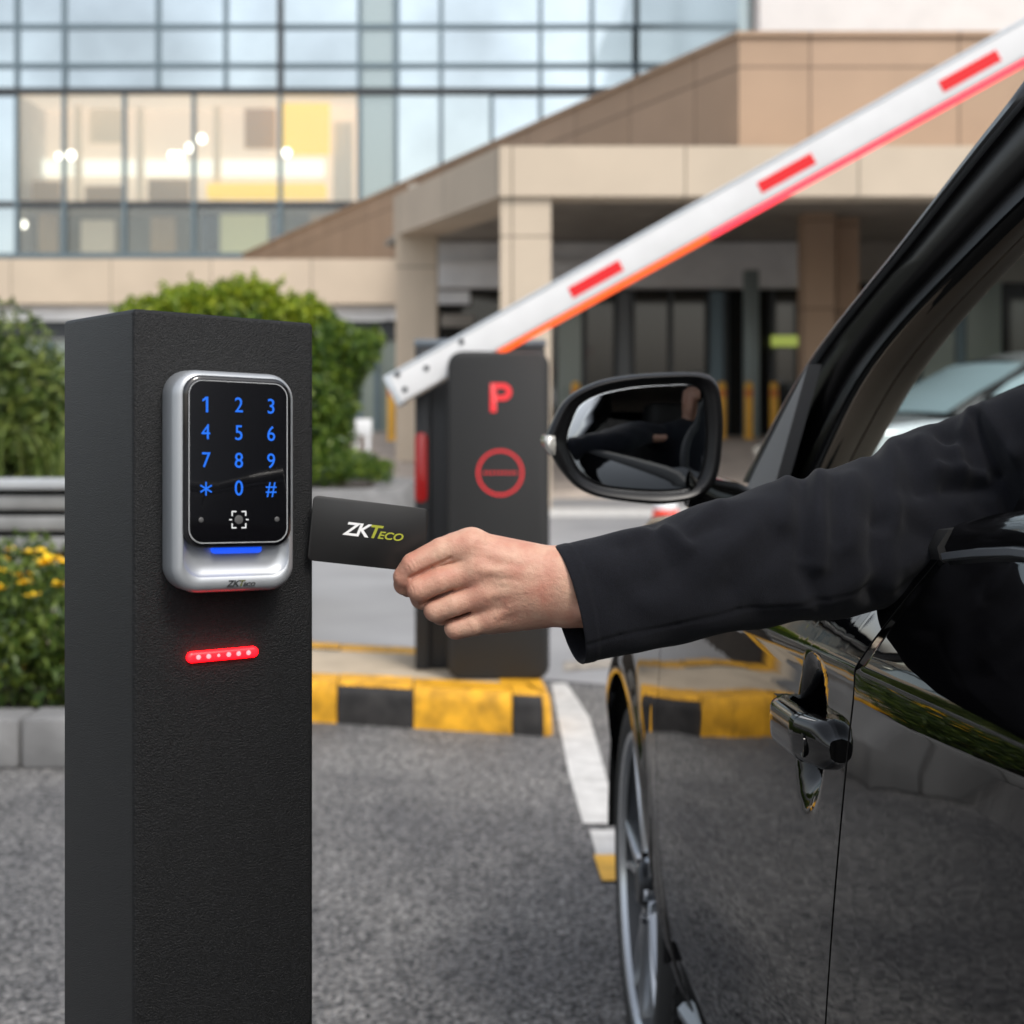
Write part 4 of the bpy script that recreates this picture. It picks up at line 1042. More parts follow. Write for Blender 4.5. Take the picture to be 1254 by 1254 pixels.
# ---------------------------------------------------------------- wheels
def wheel(uc, mir):
    xo = .030
    w = bpy.data.objects.new('wheel', None); COL.objects.link(w); w.parent = car; w.location = (CW-xo if mir else xo, uc, .34); w.rotation_euler = (0, 0, math.pi if mir else 0)
    if wheel.src:
        for ch in wheel.src.children:
            c = ch.copy(); COL.objects.link(c); c.parent = w
        return w
    wheel.src = w
    bm = bmesh.new()
    lathe(bm, [(.012, .262), (.002, .268), (-.006, .285), (-.004, .312), (.012, .332), (.03, .339), (.2, .339), (.215, .325), (.22, .29), (.20, .262)], n=96)
    for k in range(72):                       # tread blocks on the shoulder
        a = 2*math.pi*k/72
        Mx = Matrix.Rotation(a, 4, 'X'); add_box(bm, (.014, -.008, .329), (.2, .008, .3425), 0, mat=Mx)
    from_bm('tyre', bm, M['rubber'], w, False, 35)
    bm = bmesh.new()
    lathe(bm, [(.004, .270), (-.003, .266), (.0, .257), (.010, .252)], n=96)
    from_bm('rim', bm, M['rim'], w, False, 40)
    bm = bmesh.new(); lathe(bm, [(.010, .2519), (.05, .243), (.19, .238), (.19, .225)], n=96); from_bm('rim_barrel', bm, M['rim_dark'], w, False, 40)
    for k in range(10):                       # slim twin spokes, slightly swept
        bm = bmesh.new(); base = 2*math.pi*(k//2)/5+(.17 if k % 2 else -.17); rings = []
        for i in range(9):
            t = i/8; r_ = .045+.205*t; a = base*1.0+(base-2*math.pi*(k//2)/5)*(-.55*(1-t))+.16*t*(1-t); wd = .024-.009*t; xx = .018-.012*math.sin(t*math.pi*.5)+.006*t
            c = Vector((xx, r_*math.cos(a), r_*math.sin(a))); tn = Vector((0, -math.sin(a), math.cos(a)))
            rings.append([c+tn*wd*.5+Vector((.004, 0, 0)), c+tn*wd*.32+Vector((-.004, 0, 0)), c-tn*wd*.32+Vector((-.004, 0, 0)), c-tn*wd*.5+Vector((.004, 0, 0)), c-tn*wd*.5+Vector((.05, 0, 0)), c+tn*wd*.5+Vector((.05, 0, 0))])
        loft(bm, rings); from_bm('spoke', bm, M['rim'], w, False, 30)
    bm = bmesh.new(); lathe(bm, [(.0, .0005), (.0, .030), (.006, .036), (.06, .038)], n=32); from_bm('hub_cap', bm, M['rim_dark'], w, False, 40)
    bm = bmesh.new(); lathe(bm, [(.07, .03), (.07, .165), (.09, .165)], n=48); from_bm('brake_disc', bm, M['seal'], w, False, 40)
    bm = bmesh.new(); cyl(bm, (.10, 0, 0), (.105, 0, 0), .237, n=48); from_bm('rim_back', bm, M['liner'], w, False, 40)
    for k in range(5):
        a = 2*math.pi*(k+.5)/5; bm = bmesh.new(); cyl(bm, (.004, .057*math.cos(a), .057*math.sin(a)), (.03, .057*math.cos(a), .057*math.sin(a)), .010, n=6); from_bm('wheel_nut', bm, M['chrome'], w, False, 30)
    return w
wheel.src = None
for uc in (0, -2.75):
    for mir in (False, True): wheel(uc, mir)
# ---------------------------------------------------------------- greenhouse
yo = [590, 450, 300, 150, 20]
outer = [cpx(906, 590, .14), cpx(983, 450, .165), cpx(1099, 299, .205), cpx(1216, 146, .24), cpx(1322, 20, .27)]
blk = [cpx(985, 600, .17), cpx(1061, 450, .205), cpx(1197, 300, .245), cpx(1345, 165, .28), cpx(1500, 60, .31)]
trm = [cpx(1040, 600, .25), cpx(1130, 449, .29), cpx(1262, 300, .33), cpx(1400, 165, .36), cpx(1560, 70, .38)]
# roof rail goes on rearwards from the pillar's last point
last_o, last_b, last_t = outer[-1], blk[-1], trm[-1]
for u, z_ in ((-1.75, 1.635), (-2.2, 1.655), (-2.7, 1.64), (-3.1, 1.60)):
    outer.append(Vector((.31+.01*(-1.75-u), u, z_))); blk.append(Vector((.285+.01*(-1.75-u), u, z_-.07))); trm.append(Vector((.36+.01*(-1.75-u), u, z_-.075)))
def cr(pts, n=8):
    out = []; p = [pts[0]*2-pts[1]]+pts+[pts[-1]*2-pts[-2]]
    for i in range(1, len(p)-2):
        for k in range(n):
            t = k/n; a, b, c, d = p[i-1:i+3]
            out.append(.5*((2*b)+(c-a)*t+(2*a-5*b+4*c-d)*t*t+(3*b-a-3*c+d)*t**3))
    out.append(p[-2]); return out
O_, B_, T_ = cr(outer), cr(blk), cr(trm)
for mir in (False, True):
    sx = (lambda p: Vector((CW-p.x, p.y, p.z))) if mir else (lambda p: p.copy())
    def strip(name, rows, m, sm=40, closed=False, cap=False):
        bm = bmesh.new(); loft(bm, [[sx(q) for q in r] for r in rows], cap, cap, closed); return from_bm(name, bm, m, car, False, sm)
    I = Vector((1, 0, 0))
    # frame: windscreen-side return, rounded outer edge, flat black face, inner return
    rows = []
    for o, b, t in zip(O_, B_, T_):
        w = b-o
        rows.append([o+I*.035+Vector((0, .012, .006)), o+Vector((.012, .006, .004)), o+Vector((.004, .001, .002)), o+w*.10-I*.004, o+w*.17-I*.002, o+w*.19+I*.005, o+w*.22+I*.003, o+w*.52+I*.0, o+w*.60+I*.002, o+w*.66+I*.012, o+w*.97+I*.0, b+I*.006])
    strip('window_frame', rows, M['frame_black'])
    strip('drip_rail', [[o+(b-o)*.155-I*.004, o+(b-o)*.170-I*.006, o+(b-o)*.185-I*.003, o+(b-o)*.17+I*.004] for o, b in zip(O_, B_)], M['seal'], 60, True, True)
    strip('frame_seal', [[b+I*.004, b+I*.002-(b-o).normalized()*.006, b+I*.012-(b-o).normalized()*.008, b+I*.02] for o, b in zip(O_, B_)], M['rubber'], 60, True, True)
    rows = []
    for o, b, t in zip(O_, B_, T_):
        w = t-b; rows.append([b+I*.008, b+w*.10+Vector((0, -.008, 0)), b+w*.30+Vector((0, -.012, -.003)), b+w*.57+Vector((0, -.010, -.003)), b+w*.60+Vector((.002, -.004, 0)), b+w*.63+Vector((0, -.010, -.002)), b+w*.85+Vector((0, -.006, 0)), t, t+Vector((.02, .03, .01))])
    strip('pillar_trim', rows, M['trim'])
    # B pillar, C pillar
    def bpill(name, u, wd, m, lean=0):
        rows = []
        for k in range(9):
            t = k/8; zz = zb(u)-.03+(1.60-zb(u)+.03)*t; vv = .085+.43*(zz-zb(u)); uu = u-lean*t
            rows.append([Vector((vv, uu+wd, zz)), Vector((vv-.003, uu+wd*.9, zz)), Vector((vv-.003, uu-wd*.9, zz)), Vector((vv, uu-wd, zz)), Vector((vv+.05, uu-wd, zz)), Vector((vv+.05, uu+wd, zz))])
        strip(name, rows, m, 40, True, True)
    bpill('centre_pillar', -1.665, .05, M['gloss'], .10); bpill('rear_pillar', -2.95, .16, M['paint'], .25)
    # rear side window (tinted) and its belt moulding
    rows = []
    for u in [-1.735-.1*k for k in range(13)]:
        rows.append([Vector((.088+.43*(zb(u)+(1.60-zb(u))*t-zb(u)), u, zb(u)-.01+(1.60-zb(u))*t)) for t in [k/8 for k in range(9)]])
    strip('rear_side_window', rows, M['tint_glass'])
    if mir: strip('front_side_window', [[Vector((.10+.40*(zb(u)+(1.52-zb(u))*t*k_-zb(u)), u, zb(u)-.01+(1.52-zb(u))*t*k_)) for t in [k/6 for k in range(7)]] for u, k_ in [(-.62-.1*k, min(1, .12+.13*k)) for k in range(10)]], M['car_glass'])
    rows = []
    us_m = [-1.545-.07*k for k in range(18)]
    for u in us_m:
        z_ = zb(u); v_ = side_v(u, z_)
        rows.append([Vector((v_-.003, u, z_-.002)), Vector((v_-.006, u, z_+.006)), Vector((v_+.002, u, z_+.022)), Vector((v_+.016, u, z_+.028)), Vector((v_+.024, u, z_+.022)), Vector((v_+.024, u, z_-.002))])
    strip('belt_moulding', rows, M['gloss'], 50, True, True)
    strip('belt_trim', [[Vector((side_v(u, zb(u))-.008, u, zb(u)-.004)), Vector((side_v(u, zb(u))-.009, u, zb(u)+.001)), Vector((side_v(u, zb(u))-.002, u, zb(u)+.002)), Vector((side_v(u, zb(u))-.002, u, zb(u)-.006))] for u in us_m], M['seal'], 50, True, True)
    rows = []
    for u in [-.55-.065*k for k in range(16)]:
        if u < -1.53: break
        z_ = zb(u); v_ = side_v(u, z_)
        rows.append([Vector((v_-.003, u, z_-.004)), Vector((v_-.005, u, z_+.006)), Vector((v_+.004, u, z_+.02)), Vector((v_+.020, u, z_+.022)), Vector((v_+.028, u, z_+.0)), Vector((v_+.026, u, z_-.02))])
    strip('belt_moulding', rows, M['rubber'], 50, True, True)
    # door card inside
    rows = [[Vector((.11, u, zb(u)+.004)), Vector((.16, u, zb(u)-.03)), Vector((.19, u, .8)), Vector((.18, u, .3))] for u in [-.5-.1*k for k in range(24)]]
    strip('door_lining', rows, M['plastic'], 50)
    # small grey corner panel ahead of the window, plus the black corner behind it
    a, b, c = cpx(997, 446, .162), cpx(912, 598, .135), cpx(950, 598, .142)
    tri = [a, b+Vector((0, 0, -.02)), c+Vector((0, 0, -.02))]
    strip('corner_panel', [[q+I*dx for q in tri] for dx in (-.008, .01)], M['sail_grey'], 30, True, True)
    q0, q1, q2, q3 = cpx(900, 606, .115), cpx(1008, 606, .135), cpx(1008, 680, .075), cpx(890, 680, .08)
    strip('mirror_base', [[q+I*dx for q in (q0, q1, q2, q3)] for dx in (-.004, .03)], M['gloss'], 30, True, True)
# roof, windscreen, rear screen
def bridge(name, A_, m, crown, n=14):
    V = []; Fc = []
    for p in A_:
        for k in range(n+1):
            t = k/n; V.append((p.x+(CW-2*p.x)*t, p.y+crown[1]*(1-(2*t-1)**2), p.z+crown[0]*(1-(2*t-1)**2)))
    for i in range(len(A_)-1):
        for k in range(n): Fc.append((i*(n+1)+k, i*(n+1)+k+1, (i+1)*(n+1)+k+1, (i+1)*(n+1)+k))
    return from_py(name, V, Fc, m, car, False, 60)
nA = 8*4
bridge('windscreen', [p+Vector((.02, .02, .004)) for p in O_[:nA+1]], M['car_glass'], (.01, .07))
bridge('roof', [p+Vector((.02, 0, .006)) for p in O_[nA:]], M['paint'], (.045, .01))
bridge('headliner', [p+Vector((.03, 0, .0)) for p in T_[nA:]], M['trim'], (.04, .01))
re = [O_[-1]+Vector((.02, -.005, .0)), Vector((.30, -3.4, 1.38)), Vector((.22, -3.70, 1.105))]
bridge('rear_screen', re, M['tint_glass'], (.03, -.06))
# ---------------------------------------------------------------- door mirror
mo = [(668, 545), (667, 536), (672, 528), (677, 516), (686, 498), (698, 485), (716, 474), (740, 465), (772, 459.5), (803, 457), (835, 455.8), (859, 456.5), (873, 461), (881, 472), (885, 492), (887, 520), (885, 552), (881, 579.5), (874, 595.5), (861, 607.5), (839, 615), (811, 618.5), (780, 616.5), (750, 612.5), (724, 606.5), (704, 595.5), (686, 575.5), (675, 557)]
mg = [(694, 541), (696, 529), (699.5, 519), (707, 501), (715, 493), (731, 484.5), (756, 477.5), (788, 473), (825, 471), (846, 471), (857, 475.5), (862, 484), (864.5, 505), (865.5, 530), (863.5, 559), (859, 579), (851, 591.5), (838, 598), (818, 600), (795, 600), (765, 598), (740, 594.5), (722, 587), (711, 578), (703.5, 566), (697, 552)]
def resample(pts, n):
    pts = [Vector((a, b, 0)) for a, b in pts]; L = cr(pts+[pts[0]], 6)[:-1]
    d = [0]
    for a, b in zip(L, L[1:]+[L[0]]): d.append(d[-1]+(b-a).length)
    out = []
    for k in range(n):
        s = d[-1]*k/n; i = max(int(np.searchsorted(d, s, 'right'))-1, 0); t = (s-d[i])/max(d[i+1]-d[i], 1e-9); a, b = L[i % len(L)], L[(i+1) % len(L)]
        q = a+(b-a)*t; out.append((q.x, q.y))
    return out
n_m = 96
MO, MG = resample(mo, n_m), resample(mg, n_m)
# line the two outlines up by angle about the middle
def by_angle(pts, c):
    ang = [math.atan2(p[1]-c[1], p[0]-c[0]) for p in pts]; out = []
    for k in range(n_m):
        a = -math.pi+2*math.pi*k/n_m
        best = None
        for i in range(len(pts)):
            j = (i+1) % len(pts); d1 = (ang[i]-a+math.pi) % (2*math.pi)-math.pi; d2 = (ang[j]-a+math.pi) % (2*math.pi)-math.pi
            if d1 <= 0 < d2 and d2-d1 < 1:
                t = -d1/(d2-d1); best = (pts[i][0]+(pts[j][0]-pts[i][0])*t, pts[i][1]+(pts[j][1]-pts[i][1])*t)
        out.append(best or out[-1])
    return out
ctr = (785, 535)
MO, MG = by_angle(MO, ctr), by_angle(MG, ctr)
MT = rad(-14.0)                    # mirror turned a little
def mD(px_): return 1.94+(px_-785)/F*1.94*math.tan(MT)*-1
def mring(pts, f, back):          # f scales about the centre, back = metres away from the viewer
    out = []
    for a, b in pts:
        a2, b2 = ctr[0]+(a-ctr[0])*f, ctr[1]+(b-ctr[1])*f
        q = P(a2, b2, mD(a2)); q.y += back; q2 = q-CO; out.append(Vector((q2.dot(CR), q2.dot(CF), q2.z)))
    return out
mix = lambda t: [(a[0]+(b[0]-a[0])*t, a[1]+(b[1]-a[1])*t) for a, b in zip(MO, MG)]
mh = bpy.data.objects.new('door_mirror', None); COL.objects.link(mh); mh.parent = car; mh.location = cD(785, 535, 1.98)
IV = Matrix.Translation(-Vector(mh.location))
def mpart(name, rings, m, sm=50, cap=(True, True)):
    bm = bmesh.new(); loft(bm, rings, *cap); bmesh.ops.transform(bm, matrix=IV, verts=bm.verts); return from_bm(name, bm, m, mh, False, sm)
mpart('mirror_shell', [mring(mix(1.0), 1.0, .012), mring(mix(.95), 1, .010), mring(mix(.62), 1, .001), mring(mix(.30), 1, -.002), mring(mix(.20), 1, -.001), mring(mix(.14), 1, .001), mring(mix(.04), 1, .004), mring(MO, 1, .012), mring(MO, 1.005, .03), mring(MO, .97, .065), mring(MO, .86, .098), mring(MO, .66, .120), mring(MO, .36, .132)], M['frame_black'], 50, (False, True))
mpart('mirror_glass', [mring(mix(.97), 1, .0125), mring(mix(1.02), 1, .008), mring(mix(1.06), 1, .0078)], M['mirror'], 30)
ln = [(667, 546), (667, 536), (672, 533), (680, 533), (680, 556), (676, 559)]
q_ = [cD(a, b, mD(a)) for a, b in ((666.5, 540), (668, 534), (673, 532.5), (679.5, 534), (681, 545), (680, 557), (675.5, 558.5), (669, 550))]
bm = bmesh.new(); loft(bm, [[q+Vector((0, y, 0)) for q in q_] for y in (.07, .012, -.003)]+[[(q_[0]+q_[4])/2+(q-(q_[0]+q_[4])/2)*.6+Vector((0, -.007, 0)) for q in q_]]); bmesh.ops.transform(bm, matrix=IV, verts=bm.verts); from_bm('side_indicator', bm, M['lamp_clear'], mh, False, 50)
st = [cD(840, 592, 1.99), cD(872, 612, 2.02), cD(900, 622, 2.05), cD(930, 640, 2.08)]
bm = bmesh.new(); rings = []
for i, p in enumerate(st):
    hh_, ww_ = (.030, .045)[0]+.003*i, .035
    rings.append([p+Vector((0, ww_*math.cos(a), hh_*math.sin(a))) for a in [2*math.pi*k/20 for k in range(20)]])
loft(bm, rings); bmesh.ops.transform(bm, matrix=IV, verts=bm.verts); from_bm('mirror_arm', bm, M['gloss'], mh, False, 60)
for ch in list(mh.children): pass
# ---------------------------------------------------------------- door handle
dh = bpy.data.objects.new('door_handle', None); COL.objects.link(dh); dh.parent = car
u0, u1 = -1.250, -1.466
dh.location = (side_v(-1.375, .905)-.02, -1.375, .905)
IVh = Matrix.Translation(-Vector(dh.location))
def hpart(name, rings, m, sm=50, cap=(True, True)):
    bm = bmesh.new(); loft(bm, rings, *cap); bmesh.ops.transform(bm, matrix=IVh, verts=bm.verts); return from_bm(name, bm, m, dh, False, sm)
def hring(u, off, hz, th, zc_):
    v = side_v(u, zc_)-off
    # a flattened D section: crisp shoulder line along the top
    pr = [(th, hz*.92), (th*.60, hz*1.0), (th*.20, hz*.93), (-.02*th, hz*.80), (-.10*th, hz*.62), (-.13*th, hz*.1), (-.08*th, -hz*.55), (.06*th, -hz*.82), (th*.3, -hz*.97), (th*.6, -hz), (th, -hz*.9)]
    return [Vector((v+a, u, zc_+b)) for a, b in pr]
zh = lambda u: .905+.012*(u+1.375)/.1*-1*.35
us_g = [u0-(i/22)*.150 for i in range(23)]
def prof_h(u):
    t = (u0-u)/(u0-u1)
    off = .003+.0205*sstep(0, .30, t)-.017*max(0, (t-.66)/.34)**1.2
    hz = .006+.0155*sstep(0, .16, t)-.002*sstep(.85, 1, t)
    return off, hz
hpart('grip', [hring(u, prof_h(u)[0], prof_h(u)[1], .017, zh(u)) for u in us_g], M['gloss'], 40)
us_k = [u0-.1512-(i/12)*(u0-u1-.1512) for i in range(13)]
hpart('key_cover', [hring(u, prof_h(u)[0], prof_h(u)[1]*(1-.45*sstep(.86, 1, (u0-u)/(u0-u1))), .024, zh(u)) for u in us_k], M['gloss'], 40)
# lock barrel, feet to the door
uu = u0-.170; vv = side_v(uu, .905)-prof_h(uu)[0]-.0034
hpart('lock', [[Vector((vv-d_, uu+.0075*math.cos(a)*s_, zh(uu)-.003+.0105*math.sin(a)*s_)) for a in [2*math.pi*k/20 for k in range(20)]] for d_, s_ in ((-.004, 1), (-.0004, 1), (-.0001, .9), (-.0012, .72))], M['gloss'], 40)
for ua, ub in ((u0+.001, u0-.022),):
    hpart('handle_foot', [[Vector((side_v(ua, .905)+x, q, .905+z_)) for q, z_ in ((ua, -.011), (ua, .011), (ub, .012), (ub, -.012))] for x in (-.020 if ua < -1.4 else -.009, .006)], M['gloss'], 40)
# ---------------------------------------------------------------- cabin
rows = []
def cshape(name, lo, hi, bev, m, parent=car, mt=None): return box(name, lo, hi, m, parent, bev, 4, False, mt, 60)
cshape('dashboard', (.14, -.78, .72), (CW-.14, -.32, 1.035), .06, M['plastic'])
cshape('instrument_hood', (.34, -.86, .98), (.80, -.62, 1.075), .035, M['plastic'])
sw = bpy.data.objects.new('steering_wheel', None); COL.objects.link(sw); sw.parent = car
sw.location = cD(1305, 660, 1.72); sw.rotation_euler = (rad(-66), 0, 0)
bm = bmesh.new(); rings = []
for k in range(48):
    a = 2*math.pi*k/48; c = Vector((.185*math.cos(a), .185*math.sin(a), 0)); d = Vector((math.cos(a), math.sin(a), 0))
    rings.append([c+d*.0155*math.cos(b)+Vector((0, 0, .0155*math.sin(b))) for b in [2*math.pi*j/14 for j in range(14)]])
loft(bm, rings+[rings[0]], False, False); bmesh.ops.remove_doubles(bm, verts=bm.verts, dist=1e-6); from_bm('wheel_grip', bm, M['rubber'], sw, False, 180)
box('airbag_cover', (-.085, -.07, -.03), (.085, .07, .012), M['plastic'], sw, .02, 3, False)
for lo, hi in (((-.175, -.015, -.012), (-.08, .02, .004)), ((.08, -.015, -.012), (.175, .02, .004)), ((-.02, -.175, -.012), (.02, -.065, .004))): box('wheel_spoke', lo, hi, M['plastic'], sw, .004, 2, False)
for xc in (.56, CW-.50):
    s_ = bpy.data.objects.new('car_seat', None); COL.objects.link(s_); s_.parent = car; s_.location = (xc, -1.62, .3)
    box('cushion', (-.25, -.02, .06), (.25, .52, .26), M['seat'], s_, .06, 4, False)
    box('backrest', (-.25, -.10, .20), (.25, .06, .86), M['seat'], s_, .06, 4, False, Matrix.Rotation(rad(10), 4, 'X'))
    box('headrest', (-.13, -.24, .93), (.13, -.12, 1.13), M['seat'], s_, .05, 4, False)
box('rear_bench', (.2, -2.75, .4), (CW-.2, -2.2, .62), M['seat'], car, .06, 4, False); box('rear_backrest', (.2, -2.9, .55), (CW-.2, -2.72, 1.15), M['seat'], car, .06, 4, False)
# keep every part's own origin local: done by building in car space

# ------------------------------------------------------------------ silver car beyond: the same body in another paint, seen blurred through the windscreen
c2 = copy_tree(car)
tag(c2, 'silver car parked beyond the windscreen of the black car', 'car')
c2.location = (3.75, 14.2, .003); c2.rotation_euler = (0, 0, rad(106))
swap = {M['paint']: M['silver_car'], M['tint_glass']: mat('sky_reflection_glass', (.27, .36, .39), .12, 0)}  # opaque pale blue stands in for sky reflected in the panes
swap[M['car_glass']] = swap[M['tint_glass']]
cache = {}
def repaint(o):
    for ch in o.children:
        if ch.type == 'MESH' and ch.data.materials and ch.data.materials[0] in swap:
            if ch.data not in cache:
                me = ch.data.copy(); me.materials[0] = swap[me.materials[0]]; cache[ch.data] = me
            ch.data = cache[ch.data]
        repaint(ch)
repaint(c2)
gl = [o for o in c2.children if o.name.startswith('front_side_window')][0]
me = gl.data.copy(); me.materials[0] = swap[M['tint_glass']]
for v in me.vertices: v.co.x = CW-v.co.x
me.flip_normals(); g2 = bpy.data.objects.new('front_side_window', me); COL.objects.link(g2); g2.parent = c2
# ------------------------------------------------------------------ the driver: signed-distance bodies turned into meshes
def surface_nets(fn, lo, hi, h):
    lo = np.array(lo, np.float32); hi = np.array(hi, np.float32); n = np.ceil((hi-lo)/h).astype(int)+1
    ax = [lo[i]+np.arange(n[i], dtype=np.float32)*h for i in range(3)]
    X, Y, Z = np.meshgrid(*ax, indexing='ij')
    Fv = fn(X, Y, Z).astype(np.float32); ins = Fv < 0
    c = [(i, j, k) for i in (0, 1) for j in (0, 1) for k in (0, 1)]
    sl = lambda o: tuple(slice(o[a], n[a]-1+o[a]) for a in range(3))
    cnt = sum(ins[sl(o)].astype(np.int8) for o in c); act = (cnt > 0) & (cnt < 8)
    cells = np.argwhere(act); idx = -np.ones(act.shape, np.int64); idx[act] = np.arange(len(cells))
    acc = np.zeros((len(cells), 3)); num = np.zeros(len(cells))
    for a in c:
        for ax_ in range(3):
            if a[ax_]: continue
            b = list(a); b[ax_] = 1
            fa = Fv[tuple((cells+np.array(a)).T)]; fb = Fv[tuple((cells+np.array(b)).T)]
            m = (fa < 0) != (fb < 0); t = np.where(m, fa/np.where(m, fa-fb, 1), 0)
            p = np.tile(np.array(a, float), (len(cells), 1)); p[:, ax_] += t
            acc[m] += p[m]; num[m] += 1
    V = lo+(cells+acc/num[:, None])*h
    Fc = []
    for ax_ in range(3):
        o1, o2 = (ax_+1) % 3, (ax_+2) % 3
        s0 = [slice(None)]*3; s1 = [slice(None)]*3; s0[ax_] = slice(0, n[ax_]-1); s1[ax_] = slice(1, n[ax_])
        for o in (o1, o2): s0[o] = slice(1, n[o]-1); s1[o] = slice(1, n[o]-1)
        A_ = ins[tuple(s0)]; B_ = ins[tuple(s1)]; e = np.argwhere(A_ != B_)
        fl = A_[tuple(e.T)]
        off = np.zeros(3, int); off[o1] = 1; off[o2] = 1; e = e+off
        q = []
        for d1, d2 in ((-1, -1), (0, -1), (0, 0), (-1, 0)):
            g = e.copy(); g[:, o1] += d1; g[:, o2] += d2; q.append(idx[tuple(g.T)])
        q = np.stack(q, 1); q[~fl] = q[~fl][:, ::-1]; Fc.append(q)
    Fc = np.concatenate(Fc)
    return V, Fc
def relax(V, Fc, it=2, lam=.5):
    n = len(V)
    for _ in range(it):
        acc = np.zeros_like(V); num = np.zeros(n)
        for a in range(4):
            b = (a+1) % 4
            np.add.at(acc, Fc[:, a], V[Fc[:, b]]); np.add.at(num, Fc[:, a], 1)
            np.add.at(acc, Fc[:, b], V[Fc[:, a]]); np.add.at(num, Fc[:, b], 1)
        V = V*(1-lam)+lam*acc/np.maximum(num, 1)[:, None]
    return V
def cone(X, Y, Z, a, b, ra, rb):
    a = np.array(a, float); b = np.array(b, float); d = b-a; L2 = float(d@d)
    t = np.clip(((X-a[0])*d[0]+(Y-a[1])*d[1]+(Z-a[2])*d[2])/L2, 0, 1)
    return np.sqrt((X-a[0]-t*d[0])**2+(Y-a[1]-t*d[1])**2+(Z-a[2]-t*d[2])**2)-(ra+(rb-ra)*t)
def ball(X, Y, Z, c, r):
    """sphere or ellipsoid"""
    r = np.array(r, float) if hasattr(r, '__len__') else np.array([r]*3, float)
    k = np.sqrt(((X-c[0])/r[0])**2+((Y-c[1])/r[1])**2+((Z-c[2])/r[2])**2)
    return (k-1)*r.min()
def smin(a, b, k):
    h = np.clip(.5+.5*(b-a)/k, 0, 1); return b+(a-b)*h-k*h*(1-h)
def chain(X, Y, Z, pts, k):
    out = None
    for (a, b) in zip(pts, pts[1:]):
        q = cone(X, Y, Z, a[:3], b[:3], a[3], b[3]); out = q if out is None else smin(out, q, k)
    return out
